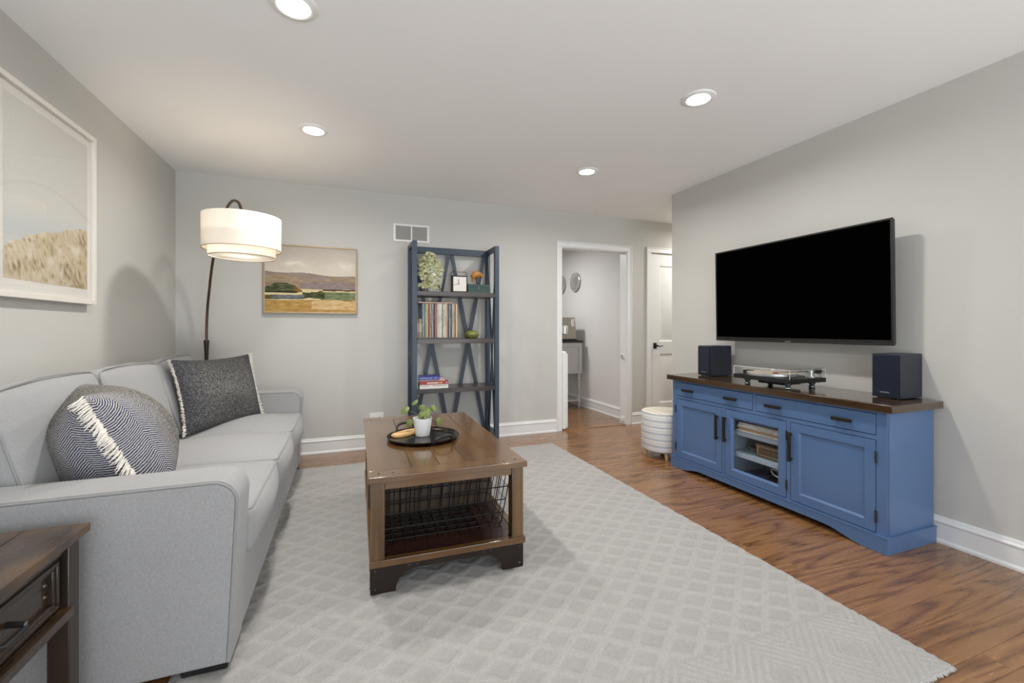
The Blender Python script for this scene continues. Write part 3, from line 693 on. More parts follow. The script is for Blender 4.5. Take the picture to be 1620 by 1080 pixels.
def dune(u, v):
    # v up: beach grass on a dune, pale sea strip and sky
    n1 = nz2(u*4, v*6, 1); n2 = nz2(u*34+v*16, v*22-u*5, 2); n3 = nz2(u*9, v*14, 5); n4 = nz2(u*22, v*26, 9)
    ridge = .145+.27*(u**.62)+.02*n3+.012*n4
    if v > ridge:
        c = (210, 207, 199)
        if v < .43: c = lerp3((196, 200, 198), (208, 206, 200), (v-.30)/.13)
    else:
        k = (ridge-v)/.35
        c = lerp3((210, 196, 170), (192, 174, 140), n2*.8+.35+n1*.4); c = lerp3(c, (222, 212, 194), n3*1.2+.1)
        dk = max(0, n4*.9+n2*.5-.2)
        for (cu, cv, su, sv) in ((.12, .075, .10, .03), (.33, .10, .08, .03), (.72, .10, .10, .05), (.86, .02, .10, .045), (.5, .22, .05, .03), (.94, .31, .05, .06), (.70, .39, .06, .012), (.27, .235, .04, .012)):
            dk += 1.1*math.exp(-((u-cu)/su)**2-((v-cv)/sv)**2)*(.55+n2*.9)
        c = lerp3(c, (126, 106, 68), dk*.7)
    return c
da = thing('dune_print', 'framed photograph of beach grass dune under glass above the sofa', 'framed picture', (XL, 2.665, 1.27))
AY0, AY1, AZ0, AZ1 = 2.295, 3.035, 1.268, 2.172
obj('frame', frame4(B(), 'y', AY0, AY1, AZ0, AZ1, XL+.002, XL+.042, .024, .0015), 'artframe', da, smooth=False)
bxo('mat_board', (XL+.006, AY0+.02, AZ0+.02), (XL+.024, AY1-.02, AZ1-.02), 'mat', da)
printmesh('photo', 200, 250, dune, (XL+.0246, 2.370, 1.346), (0, .610, 0), (0, 0, .762), 'photo', da)
bxo('glass', (XL+.029, AY0+.022, AZ0+.022), (XL+.031, AY1-.022, AZ1-.022), 'artglass', da)

# ================================================================== WALL VENT AND OUTLET
vt = thing('air_vent', 'white double return-air vent high on the back wall above the bookshelf', 'vent', (.598, YB, 1.98))
bm = B()
for lo, hi in [((.424, 2.138), (.772, 2.157)), ((.424, 1.985), (.772, 2.004)), ((.424, 2.004), (.447, 2.138)), ((.749, 2.004), (.772, 2.138)), ((.591, 2.004), (.605, 2.138))]: box(bm, (lo[0], YB-.010, lo[1]), (hi[0], YB-.001, hi[1]), .002)
obj('frame', bm, 'white', vt)
for xa, xb in ((.447, .591), (.605, .749)):
    bxo('backing', (xa, YB-.002, 2.004), (xb, YB-.0005, 2.138), 'vent', vt)
    for k in range(14):
        z = 2.006+k*.0093; bm = prism(B(), [(YB-.009, z), (YB-.008, z-.001), (YB-.003, z+.006), (YB-.004, z+.007)], 'x', xa, xb); obj('slat', bm, 'vent', vt)
for x in (.4355, .7605): obj('screw', lathe(B(), [(0, .003), (.004, .002), (.005, 0)], (x, YB-.010, 2.067), 10, Matrix.Rotation(PI/2, 4, 'X')), 'silver', vt)
ol = thing('wall_outlet', 'white double wall outlet behind the coffee table', 'outlet', (.272, YB, .22))
bxo('cover_plate', (.209, YB-.006, .222), (.335, YB-.0005, .339), 'white', ol, .002)
for x in (.241, .303):
    s_ = bxo('socket', (x-.017, YB-.0085, .247), (x+.017, YB-.005, .314), 'white', ol, .002)
    for zc in (.264, .297): obj('slot', boxes([((x-.008, YB-.009, zc-.005), (x-.006, YB-.0082, zc+.005)), ((x+.006, YB-.009, zc-.005), (x+.008, YB-.0082, zc+.005))]), 'blk', s_)

# ================================================================== END TABLE (near left corner)
EX0, EX1, EY0, EY1, EZ = -1.255, -.690, 1.02, 1.612, .58
et = thing('end_table', 'rustic brown end table with drawer standing against the near sofa arm', 'table', ((EX0+EX1)/2, (EY0+EY1)/2, 0))
bm = B(); nbp = 4
for k in range(nbp):
    a = EX0+(EX1-EX0)*k/nbp; b = EX0+(EX1-EX0)*(k+1)/nbp
    obj('top_plank', box(B(), (a+.0006, EY0, EZ-.024), (b-.0006, EY1, EZ), .002), 'endt', et)
for x in (EX0+.018, EX1-.066):
    for y in (EY0+.018, EY1-.066): bxo('leg', (x, y, .001), (x+.048, y+.048, EZ-.025), 'endz', et, .003)
zi0, zi1 = .365, EZ-.025
bxo('apron', (EX0+.03, EY0+.03, zi0+.01), (EX0+.05, EY1-.03, zi1), 'endt', et)
bxo('apron', (EX0+.05, EY1-.05, zi0+.01), (EX1-.07, EY1-.03, zi1), 'endt', et); bxo('apron', (EX0+.05, EY0+.03, zi0+.01), (EX1-.07, EY0+.05, zi1), 'endt', et)
bxo('bottom_panel', (EX0+.03, EY0+.03, zi0), (EX1-.045, EY1-.03, zi0+.012), 'endz', et)
bxo('rail', (EX1-.066, EY0+.066, zi0-.012), (EX1-.008, EY1-.062, zi0+.014), 'endt', et, .004)
bxo('rail', (EX1-.066, EY0+.066, zi1-.03), (EX1-.028, EY1-.066, zi1), 'endt', et, .003)
dr = bxo('drawer', (EX1-.08, EY0+.07, zi0+.016), (EX1-.046, EY1-.07, zi1-.032), 'endt', et, .002)
for k, (ins, dx_) in enumerate(((0, .034), (.012, .040), (.024, .036))):   # stepped moulding round the drawer front
    obj('moulding', frame4(B(), 'y', EY0+.07+ins, EY1-.07-ins, zi0+.016+ins*.7, zi1-.032-ins*.7, EX1-.05, EX1-.07+dx_, .010, .002), 'endz', dr)
bm = tube(B(), [(EX1-.047, 1.27, .452), (EX1-.012, 1.27, .447), (EX1-.008, 1.28, .442), (EX1-.008, 1.35, .442), (EX1-.012, 1.36, .447), (EX1-.047, 1.36, .452)], .007, 8)
obj('handle', bm, 'blk', dr)
for y in (EY1-.115, EY0+.115):
    for z in (.437, .467): obj('rivet', lathe(B(), [(0, .005), (.004, .004), (.006, 0)], (EX1-.046, y, z), 10, Matrix.Rotation(PI/2, 4, 'Y')), 'rivet', dr)
obj('back_rail', box(B(), (EX0+.03, EY0+.06, .10), (EX1-.03, EY0+.09, .13), .003), 'endz', et); obj('back_rail', box(B(), (EX0+.03, EY1-.09, .10), (EX0+.06, EY1-.06, .13), .003), 'endz', et)

# ================================================================== COFFEE TABLE (built locally, then turned a touch)
CT = thing('coffee_table', 'dark wood coffee table with wire basket and cut-out iron feet on rug', 'table', (.4543, 2.5444, .0127), -.022)
W2, L2, TZ = .356, .646, .5025
def cb(name, lo, hi, mat, bev=.0025, par=None): return obj(name, box(B(), lo, hi, bev), mat, par or CT, local=True)
for sgn in (-1, 1): cb('breadboard_end', (-W2, sgn*(L2-.095) if sgn > 0 else -L2, TZ-.026), (W2, L2 if sgn > 0 else -L2+.095, TZ), 'tablex')
wd = [.19, .125, .125, .135, .137]; x = -W2
for k in range(5):
    cb('top_plank', (x+.0008, -L2+.0955, TZ-.025), (x+2*W2*wd[k]/.712-.0008, L2-.0955, TZ-.0004), 'table', .0018); x += 2*W2*wd[k]/.712
for sx in (-1, 1):
    for sy in (-1, 1):
        for dx_, dy_ in ((.045, .05), (.105, .045)):
            obj('peg', lathe(B(), [(0, .0008), (.006, .0006), (.0065, 0)], (sx*(W2-dx_), sy*(L2-dy_), TZ-.0002), 10), 'iron', CT, local=True)
for sx in (-1, 1):
    for sy in (-1, 1): cb('post', (sx*(W2-.0125) if sx < 0 else sx*(W2-.0125)-.056, sy*(L2-.022) if sy < 0 else sy*(L2-.022)-.056, .145), (sx*(W2-.0125)+.056 if sx < 0 else sx*(W2-.0125), sy*(L2-.022)+.056 if sy < 0 else sy*(L2-.022), TZ-.026), 'tablez')
    cb('mid_post', (sx*(W2-.012) if sx < 0 else sx*(W2-.012)-.03, -.05, .145), (sx*(W2-.012)+.03 if sx < 0 else sx*(W2-.012), .05, TZ-.026), 'tablez')
for sy in (-1, 1): cb('apron', (-W2+.069, sy*(L2-.028) if sy < 0 else sy*(L2-.028)-.02, .438), (W2-.069, sy*(L2-.028)+.02 if sy < 0 else sy*(L2-.028), TZ-.026), 'tablex')
for sx in (-1, 1): cb('apron', (sx*(W2-.018) if sx < 0 else sx*(W2-.018)-.02, -L2+.079, .452), (sx*(W2-.018)+.02 if sx < 0 else sx*(W2-.018), L2-.079, TZ-.026), 'table')
cb('lower_shelf', (-W2+.02, -L2+.02, .122), (W2-.02, L2-.02, .1445), 'redwood')
for sy in (-1, 1): cb('shelf_edge', (-W2+.006, sy*(L2-.008) if sy < 0 else L2-.04, .118), (W2-.006, -L2+.04 if sy < 0 else sy*(L2-.008), .1475), 'tablex', .003)
for sx in (-1, 1): cb('shelf_edge', (sx*(W2-.006) if sx < 0 else W2-.04, -L2+.04, .118), (-W2+.04 if sx < 0 else W2-.006, L2-.04, .1475), 'table', .003)
# slatted dividers inside
for yd in (-.165, .165):
    n = 9; x0 = -W2+.03; wS = (2*W2-.06)/n
    for k in range(n): cb('divider_slat', (x0+k*wS+.001, yd-.008, .1455), (x0+(k+1)*wS-.001, yd+.008, .476), 'divider', .002)
# iron feet: plates with an arched cut-out
def footplate(a0, a1, foot, zt):
    pts = [(a0, 0), (a0+foot, 0)]
    for j in range(1, 9):
        t = PI/2*j/8; pts.append((a0+foot+.085*(1-math.cos(t)), .085*math.sin(t)))
    for j in range(8, -1, -1):
        t = PI/2*j/8; pts.append((a1-foot-.085*(1-math.cos(t)), .085*math.sin(t)))
    pts += [(a1, 0), (a1, zt), (a0, zt)]
    # remove the duplicated foot point order
    return pts
for sy in (-1, 1):
    f = obj('foot_plate', prism(B(), footplate(-W2+.014, W2-.014, .10, .117), 'y', sy*(L2-.030)-.004, sy*(L2-.030)+.004), 'iron', CT, local=True)
    for x, z in ((-W2+.03, .10), (-W2+.03, .02), (W2-.03, .10), (W2-.03, .02), (-.15, .103), (-.185, .103), (.15, .103), (.185, .103)):
        obj('rivet', lathe(B(), [(0, .004), (.003, .0035), (.0055, 0)], (x, sy*(L2-.030)+sy*.004, z), 10, Matrix.Rotation(-sy*PI/2, 4, 'X')), 'rivet', f, local=True)
for sx in (-1, 1):
    f = obj('foot_plate', prism(B(), footplate(-L2+.03, L2-.03, .10, .117), 'x', sx*(W2-.014)-.004, sx*(W2-.014)+.004), 'iron', CT, local=True)
    for y_, z in ((-L2+.045, .10), (-L2+.045, .02), (L2-.045, .10), (L2-.045, .02)):
        obj('rivet', lathe(B(), [(0, .004), (.003, .0035), (.0055, 0)], (sx*(W2-.010), y_, z), 10, Matrix.Rotation(sx*PI/2, 4, 'Y')), 'rivet', f, local=True)
# wire basket standing on the lower shelf
WB = thing('wire_basket', 'black wire basket on the lower shelf of the coffee table', 'basket', (.4543, 2.5444, .0127), -.022)
bx0, bx1, by0, by1, bz0, bz1 = -W2+.062, W2-.075, -.475, -.20, .1535, .405
tp = .045
def ring(z):
    k = (z-bz0)/(bz1-bz0)*tp
    return (bx0-.0*k, bx1+k, by0-k*.4, by1)
bm = B(); R_ = .0027
for z in (bz0+.055, bz0+.12, bz0+.185):
    a, b, c, d = ring(z); tube(bm, [(a, c, z), (b, c, z), (b, d, z), (a, d, z)], R_, 6, closed=True)
obj('ring_wire', bm, 'wire', WB, local=True)
a, b, c, d = ring(bz1); obj('rim', tube(B(), [(a, c, bz1), (b, c, bz1), (b, d, bz1), (a, d, bz1)], .0032, 6, closed=True), 'wire', WB, local=True)
bm = B(); n = 11
for k in range(n+1):
    u = k/n; lo, hi = ring(bz0), ring(bz1); x0, x1 = lo[0]+(lo[1]-lo[0])*u, hi[0]+(hi[1]-hi[0])*u
    tube(bm, [(x1, hi[2], bz1), (x0, lo[2], bz0), (x0, lo[3], bz0), (x1, hi[3], bz1)], R_, 6)
for k in range(6):
    u = k/5; lo, hi = ring(bz0), ring(bz1); y0 = lo[2]+(lo[3]-lo[2])*u; y1 = hi[2]+(hi[3]-hi[2])*u
    tube(bm, [(hi[0], y1, bz1), (lo[0], y0, bz0), (lo[1], y0, bz0), (hi[1], y1, bz1)], R_, 6)
obj('upright_wire', bm, 'wire', WB, local=True)

# tray, plant and wooden board on the coffee table
ZT = .0127+TZ
tc = Vector((.411, 2.508)); tray = thing('serving_tray', 'round dark metal tray with two loop handles on coffee table', 'tray', (tc.x, tc.y, ZT))
obj('dish', lathe(B(), [(0, ZT+.001), (.188, ZT+.001), (.199, ZT+.012), (.202, ZT+.020), (.199, ZT+.021), (.194, ZT+.012), (.184, ZT+.005), (0, ZT+.004)], (tc.x, tc.y, 0), 64), 'tray', tray)
for ang in (-68, 112):
    a = math.radians(ang); d = Vector((math.cos(a), math.sin(a))); e = Vector((-d.y, d.x)); pts = []
    for k in range(15):
        t = PI*k/14; p = tc+d*(.193+.030*math.sin(t)**.7)+e*(.058*math.cos(t)); pts.append((p.x, p.y, ZT+.016+.034*math.sin(t)**.7))
    obj('loop_handle', tube(B(), pts, .0072, 10), 'blk', tray)
pc = Vector((.413, 2.545)); zb = ZT+.0045
plant = thing('potted_pilea', 'small round-leaved pilea in white ceramic pot on the tray', 'plant', (pc.x, pc.y, zb))
obj('pot', lathe(B(), [(0, zb+.0005), (.037, zb+.0005), (.040, zb+.004), (.055, zb+.100), (.055, zb+.104), (.050, zb+.104), (.048, zb+.090), (0, zb+.088)], (pc.x, pc.y, 0), 40), 'ceram', plant)
obj('soil', lathe(B(), [(0, zb+.093), (.03, zb+.092), (.0485, zb+.089)], (pc.x, pc.y, 0), 24), 'soil', plant)
obj('trunk', tube(B(), [(pc.x, pc.y, zb+.085), (pc.x+.002, pc.y, zb+.115), (pc.x-.002, pc.y-.003, zb+.14)], [.004, .0035, .003], 8), 'stem', plant)
# leaf: (du along image right, dz up, dv towards the viewer, radius, tilt)
leaves = [(-.100, .150, .01, .026, (.75, -.55)), (-.050, .190, -.02, .021, (.7, -.8)), (-.065, .085, .05, .019, (1.25, -.2)), (.008, .163, .02, .018, (1.2, .1)), (.042, .150, -.01, .018, (.6, .6)),
          (-.004, .128, .03, .020, (.9, -.4)), (.030, .130, .03, .021, (1.0, .5)), (.066, .158, -.02, .022, (.8, 1.0)), (.105, .088, .03, .021, (1.2, .95)), (.020, .140, -.04, .016, (.6, .3)), (-.020, .160, -.03, .015, (.8, -.5))]
rt = Vector((math.cos(YAW), -math.sin(YAW), 0)); fw = Vector((-math.sin(YAW), -math.cos(YAW), 0))
for du, dz, dv, r, (ti, ro_) in leaves:
    c = Vector((pc.x, pc.y, zb))+rt*du+fw*dv+Vector((0, 0, dz))
    nrm = (Vector((0, 0, 1))*math.cos(ti)+fw*math.sin(ti)*math.cos(ro_)+rt*math.sin(ti)*math.sin(ro_)).normalized()
    q = nrm.to_track_quat('Z', 'Y').to_matrix().to_4x4()
    lf = obj('leaf', lathe(B(), [(0, .0015), (r*.6, .0008), (r, -.0025), (r*.97, -.0035), (r*.6, -.0005), (0, .0002)], (0, 0, 0), 20, Matrix.Translation(c) @ q @ Matrix.Diagonal((1, 1.12, 1, 1))), 'green', plant)
    s0 = Vector((pc.x, pc.y, zb+.10)); obj('petiole', tube(B(), [s0, s0.lerp(c, .5)+Vector((0, 0, .012)), c], .0013, 5), 'stem', lf)
bt = thing('wooden_board', 'small oval light wood board lying on the tray beside the pot', 'board', (.325, 2.612, ZT+.0045))
ba = math.radians(38); pts = []
for k in range(40):
    t = 2*PI*k/40; cx = abs(math.cos(t))**.75*math.copysign(1, math.cos(t))*.098; cy = abs(math.sin(t))**.85*math.copysign(1, math.sin(t))*.046
    pts.append((.325+cx*math.cos(ba)-cy*math.sin(ba), 2.612+cx*math.sin(ba)+cy*math.cos(ba)))
bo = obj('board', prism(B(), pts, 'z', ZT+.0048, ZT+.019, .005), 'lwood', bt)
obj('burned_mark', lathe(B(), [(0, ZT+.0194), (.014, ZT+.0194), (.014, ZT+.0192)], (.345, 2.625, 0), 20), M['gold'], bo)
# ================================================================== BOOKSHELF
BX0, BX1, BY0, BY1, BZ = .557, 1.382, 3.985, 4.310, 1.935
bs = thing('bookshelf', 'tall slate-blue open bookshelf with X-braced back and dark wood shelves', 'bookshelf', ((BX0+BX1)/2, (BY0+BY1)/2, 0))
PWd = .042
for x in (BX0, BX1-PWd):
    for y in (BY0, BY1-PWd): bxo('post', (x, y, .001), (x+PWd, y+PWd, BZ), 'navy', bs, .002)
    bxo('side_rail', (x, BY0+PWd, BZ-.042), (x+PWd, BY1-PWd, BZ), 'navy', bs, .002); bxo('side_rail', (x, BY0+PWd, .10), (x+PWd, BY1-PWd, .142), 'navy', bs, .002)
bxo('back_rail', (BX0+PWd, BY1-.036, BZ-.062), (BX1-PWd, BY1-.004, BZ), 'navy', bs, .002); bxo('back_rail', (BX0+PWd, BY1-.036, .10), (BX1-PWd, BY1-.004, .142), 'navy', bs, .002)
def bar(bm, p, q, w, dpt, axis):
    """flat bar from p to q (in the plane normal to axis)"""
    p, q = Vector(p), Vector(q); d = (q-p); nrm = Vector((0, 1, 0)) if axis == 'y' else Vector((1, 0, 0)); s = d.cross(nrm).normalized()*w/2; nn = nrm*dpt/2
    v = [bm.verts.new(k) for k in (p-s-nn, p+s-nn, q+s-nn, q-s-nn, p-s+nn, p+s+nn, q+s+nn, q-s+nn)]
    for f in ((0, 1, 2, 3), (7, 6, 5, 4), (0, 4, 5, 1), (1, 5, 6, 2), (2, 6, 7, 3), (3, 7, 4, 0)): bm.faces.new([v[i] for i in f])
    return bm
xm = (BX0+BX1)/2; yb = BY1-.020
for a, b in ((BX0+PWd+.018, xm-.018), (xm+.018, BX1-PWd-.018)):
    obj('brace', bar(B(), (a, yb-.006, .142), (b, yb-.006, BZ-.062), .036, .012, 'y'), 'navy', bs); obj('brace', bar(B(), (b, yb+.006, .142), (a, yb+.006, BZ-.062), .036, .012, 'y'), 'navy', bs)
for x in (BX0+PWd/2, BX1-PWd/2):
    obj('brace', bar(B(), (x-.006, BY0+PWd+.012, .142), (x-.006, BY1-PWd-.012, BZ-.042), .026, .012, 'x'), 'navy', bs); obj('brace', bar(B(), (x+.006, BY1-PWd-.012, .142), (x+.006, BY0+PWd+.012, BZ-.042), .026, .012, 'x'), 'navy', bs)
SZ = (1.481, 1.043, .588, .142)
for z in SZ: bxo('shelf', (BX0+PWd+.001, BY0+.004, z-.042), (BX1-PWd-.001, BY1-.040, z), 'shelfwood', bs, .002)
# -- top shelf
z1 = SZ[0]+.0006
tp_ = thing('trailing_plant', 'bushy sage-green trailing plant in blue and white pot on top shelf', 'plant', (.765, 4.13, z1))
obj('pot', lathe(B(), [(0, z1), (.070, z1), (.074, z1+.010), (.080, z1+.03), (.100, z1+.15), (.106, z1+.23), (.104, z1+.235), (.098, z1+.23), (.094, z1+.19), (0, z1+.185)], (.765, 4.125, 0), 40), 'bwpot', tp_)
bm = B(); rg = random.Random(11)
for k in range(360):
    u, v = rg.uniform(0, 2*PI), rg.random()
    if rg.random() < .55: c = Vector((.735+rg.gauss(0, .055), 4.09+rg.uniform(-.075, .05), z1+rg.uniform(.20, .375)))
    else: c = Vector((.70+rg.uniform(-.075, .14), 4.03+rg.uniform(-.02, .03), z1+rg.uniform(.03, .26)));
    if c.x > .80 and c.z < z1+.2 and rg.random() < .8: continue
    c.x = max(.615, min(.885, c.x)); c.y = max(3.998, c.y)
    top = .375-.9*abs(c.x-.72)
    if c.z > z1+max(.2, top): c.z = z1+rg.uniform(.15, max(.2, top))
    dirv = Vector((c.x-.76, c.y-4.16, (c.z-z1-.15)*.8)); dirv = (dirv.normalized()+Vector((rg.uniform(-.6, .6), rg.uniform(-.8, .1), rg.uniform(-.4, .6)))).normalized()
    q = dirv.to_track_quat('Z', 'Y').to_matrix().to_4x4(); r = rg.uniform(.014, .022)
    lathe(bm, [(0, .001), (r*.7, .004), (r, .001), (r*.7, .002), (0, -.001)], (0, 0, 0), 7, Matrix.Translation(c) @ q @ Matrix.Diagonal((1, .8, 1, 1)))
fo = obj('foliage', bm, 'sage', tp_); fo['kind'] = 'stuff'
obj('stems', tube(B(), [(.75, 4.12, z1+.18), (.74, 4.08, z1+.28), (.70, 4.03, z1+.22), (.68, 4.01, z1+.08)], .004, 6), 'stem', tp_)
ck = thing('desk_clock', 'square black desk clock with carrying handle and white dial', 'clock', (1.0, 4.07, z1))
bxo('case', (.930, 4.025, z1), (1.075, 4.085, z1+.158), 'blk', ck, .004)
dl = bxo('dial', (.940, 4.0225, z1+.010), (1.065, 4.026, z1+.146), 'paper', ck, .001)
cc_ = Vector((.992, 4.0215, z1+.080))
for ang, ln, wd_ in ((94, .045, .005), (197, .058, .003)):
    a = math.radians(ang); e = cc_+Vector((math.cos(a)*ln, 0, math.sin(a)*ln)); obj('hand', bar(B(), cc_, e, wd_, .0012, 'y'), 'blk', dl)
obj('hub', cyl(B(), (0, 0, 0), .005, .003, 12, mtx=Matrix.Translation(cc_+Vector((0, .001, 0))) @ Matrix.Rotation(PI/2, 4, 'X')), 'blk', dl)
hy_ = 4.055; hp_ = [(.926, hy_, z1+.09), (.926, hy_, z1+.175), (.932, hy_, z1+.190), (.946, hy_, z1+.197), (1.059, hy_, z1+.197), (1.073, hy_, z1+.190), (1.079, hy_, z1+.175), (1.079, hy_, z1+.09)]
hd = obj('handle', tube(B(), hp_, .0032, 8), 'blk', ck); obj('grip', tube(B(), [(.968, hy_, z1+.197), (1.036, hy_, z1+.197)], .0045, 8), 'gold', hd)
for x in (.914, 1.077): obj('pivot', tube(B(), [(x, hy_, z1+.09), (x+.014, hy_, z1+.09)], .006, 10), 'gold', hd)
gb = thing('keepsake_box', 'dark teal keepsake box with tiny knob on top shelf', 'box', (1.19, 4.1, z1))
bxo('box_body', (1.082, 4.03, z1), (1.302, 4.17, z1+.052), 'gbox', gb, .002); bxo('lid', (1.081, 4.029, z1+.053), (1.303, 4.171, z1+.082), 'gbox', gb, .002)
obj('knob', lathe(B(), [(0, .008), (.004, .006), (.004, .002), (.002, 0)], (1.192, 4.029, z1+.046), 10, Matrix.Rotation(PI/2, 4, 'X')), 'silver', gb)
zb2 = z1+.0825
bd = thing('bird_figurine', 'amber wooden bird figurine on thin legs standing on the teal box', 'figurine', (1.2, 4.1, zb2))
bm = B(); tube(bm, [(1.150, 4.10, zb2+.050), (1.155, 4.10, zb2+.080), (1.175, 4.10, zb2+.098), (1.205, 4.10, zb2+.104), (1.232, 4.10, zb2+.098), (1.248, 4.10, zb2+.085)], [.012, .030, .040, .034, .021, .004], 16)
obj('body', bm, 'bird', bd); obj('head', lathe(B(), [(0, -.016), (.011, -.011), (.0165, 0), (.012, .011), (0, .017)], (1.247, 4.098, zb2+.083), 14), 'bird', bd)
obj('tail', tube(B(), [(1.152, 4.10, zb2+.060), (1.146, 4.10, zb2+.035), (1.150, 4.10, zb2+.022)], [.014, .008, .003], 10), 'bird', bd)
for x0_, x1_, y_ in ((1.176, 1.190, 4.092), (1.188, 1.196, 4.108)): obj('leg', tube(B(), [(x0_, y_, zb2+.075), (x1_, y_, zb2+.001)], .0035, 6), 'sleeve', bd)
obj('reed', tube(B(), [(1.246, 4.095, zb2+.072), (1.228, 4.09, zb2+.001)], .0025, 6), 'paper', bd)
# -- second shelf: upright record sleeves
z2 = SZ[1]+.0006
board = tag(bxo('record_stand', (.602, 3.995, z2), (.985, 4.262, z2+.012), 'shelfwood', None, .002), 'thin dark board under the upright row of records', 'board')
z2r = z2+.0126
def mcol(c, rough=.55): return plain('sleeve_%d_%d_%d' % c, srgb(*c), rough, var=.10, scale=60)
spines = [((112, 126, 140), .016, 'slate blue'), ((88, 96, 108), .008, 'dark grey-blue'), ((142, 158, 82), .012, 'lime green'), ((196, 186, 158), .010, 'pale cream'), ((140, 52, 48), .010, 'brick red'), ((150, 150, 142), .010, 'stone grey'),
          ((134, 92, 66), .010, 'rust brown'), ((158, 168, 170), .011, 'ice grey'), ((54, 40, 52), .010, 'dark plum'), ((188, 84, 92), .010, 'rose red'), ((116, 112, 110), .010, 'mid grey'), ((208, 204, 192), .012, 'white'),
          ((214, 204, 178), .014, 'ivory'), ((176, 182, 180), .012, 'silver grey'), ((96, 92, 88), .008, 'charcoal'), ((216, 214, 206), .013, 'chalk white'), ((198, 184, 160), .012, 'sand'), ((166, 130, 86), .011, 'tan'),
          ((38, 34, 36), .009, 'black'), ((128, 146, 154), .015, 'steel blue'), ((70, 74, 80), .008, 'gunmetal'), ((170, 160, 146), .012, 'taupe'), ((186, 164, 140), .010, 'beige'), ((130, 86, 62), .009, 'chestnut'), ((206, 186, 152), .011, 'straw')]
tot = sum(s[1] for s in spines); kx = (.972-.648)/tot; x = .648
for i, (c, wdt, nm) in enumerate(spines):
    wdt *= kx; hgt_ = .314+.002*((i*7) % 3-1); yo = 4.002+.003*((i*5) % 4)
    r = thing('record_sleeve', 'upright vinyl record sleeve with %s spine on second shelf' % nm, 'record', (x+wdt/2, yo+.13, z2r), 0, 'upright records on the second shelf')
    bxo('sleeve', (x+.0006, yo, z2r), (x+wdt-.0006, 4.262, z2r+hgt_), mcol(c), r, .0012)
    bxo('title_strip', (x+wdt*.3, yo-.0005, z2r+.10+.02*(i % 5)), (x+wdt*.62, yo+.0005, z2r+.20+.02*(i % 4)), mcol(tuple(int(255-(255-q)*.75) if sum(c) < 420 else int(q*.72) for q in c)), r)
    x += wdt
for i, (c, nm) in enumerate((((150, 128, 96), 'tan'), ((112, 92, 70), 'brown'), ((168, 150, 118), 'straw'), ((128, 112, 92), 'umber'))):
    a = .602+i*.0112
    r = thing('small_record', 'short seven-inch record sleeve with %s spine at left end of row' % nm, 'record', (a+.0055, 4.08, z2r), 0, 'seven-inch records on the second shelf')
    bxo('sleeve', (a+.0004, 4.01, z2r), (a+.0106, 4.19, z2r+.172+.003*(i % 2)), mcol(c), r, .001); bxo('title_strip', (a+.004, 4.0092, z2r+.05), (a+.007, 4.0105, z2r+.13), 'paper', r)
r = thing('flat_record', 'cream record sleeve lying flat across the upright records', 'record', (.775, 4.13, z2r+.316))
bxo('sleeve', (.612, 4.005, z2r+.3158), (.927, 4.262, z2r+.3255), mcol((196, 168, 148)), r, .001); bxo('spine_edge', (.612, 4.004, z2r+.3160), (.927, 4.0055, z2r+.3180), mcol((120, 50, 44)), r)
gbw = thing('green_dish', 'squat green glazed lidded dish on second shelf', 'dish', (1.141, 4.09, z2))
prof = [(0, 0), (.036, 0), (.052, .012), (.066, .034), (.067, .046), (.058, .066), (.040, .076), (.018, .078), (0, .073)]
bm = B(); t = bmesh.new(); n = 48; rings = []
for r_, z in prof:
    rings.append([t.verts.new((r_*(1+.035*math.cos(8*2*PI*k/n))*math.cos(2*PI*k/n), r_*(1+.035*math.cos(8*2*PI*k/n))*math.sin(2*PI*k/n), z)) for k in range(n)] if r_ > 0 else [t.verts.new((0, 0, z))])
for a, b in zip(rings[:-1], rings[1:]):
    for k in range(n):
        f = [a[k % len(a)], a[(k+1) % len(a)], b[(k+1) % len(b)], b[k % len(b)]]; t.faces.new(list(dict.fromkeys(f)))
t.transform(Matrix.Translation((1.141, 4.09, z2))); obj('dish', merge(bm, t), 'gbowl', gbw, ang=60)
# -- third shelf: lying books
z3 = SZ[2]+.0006
def book(label, x0, x1, y0, y1, z, h, c, spine, marks=()):
    b = thing('book', label, 'book', ((x0+x1)/2, (y0+y1)/2, z), 0, 'books lying on the third shelf')
    bxo('pages', (x0+.004, y0+.003, z+.003), (x1-.004, y1-.004, z+h-.003), 'paper', b)
    bm = boxes([((x0, y0, z), (x1, y1, z+.003)), ((x0, y0, z+h-.003), (x1, y1, z+h)), ((x0, y0, z+.003), (x1, y0+.003, z+h-.003))]); cv = obj('cover', bm, mcol(c, .4), b)
    for a, bb, z0, z1_, mc in marks: bxo('lettering', (x0+(x1-x0)*a, y0-.0006, z+h*z0), (x0+(x1-x0)*bb, y0+.0004, z+h*z1_), mcol(mc, .6), cv)
    return b
words = lambda a, b, n, z0, z1_, c: [(a+(b-a)*k/n, a+(b-a)*(k+.72)/n, z0, z1_, c) for k in range(n)]
book('thick white book at the bottom of the lying stack', .624, .886, 4.0, 4.19, z3, .036, (214, 212, 204), None, words(.05, .32, 5, .62, .80, (150, 150, 150))+words(.46, .95, 9, .66, .84, (120, 116, 122)))
book('red book with white lettering in the lying stack', .622, .888, 4.002, 4.19, z3+.0365, .029, (150, 52, 46), None, words(.26, .66, 9, .3, .72, (232, 224, 214))+words(.68, .80, 3, .35, .7, (214, 190, 120))+[(.92, .95, .3, .7, (226, 214, 208))])
book('pale pink paperback in the lying stack', .618, .862, 4.03, 4.2, z3+.066, .016, (206, 172, 164), None, words(.1, .5, 5, .3, .7, (240, 230, 222)))
book('royal blue book on top of the lying stack', .614, .806, 4.008, 4.2, z3+.0825, .027, (58, 68, 142), None, words(.06, .66, 12, .45, .62, (196, 196, 226))+words(.74, .9, 3, .35, .7, (160, 164, 216)))
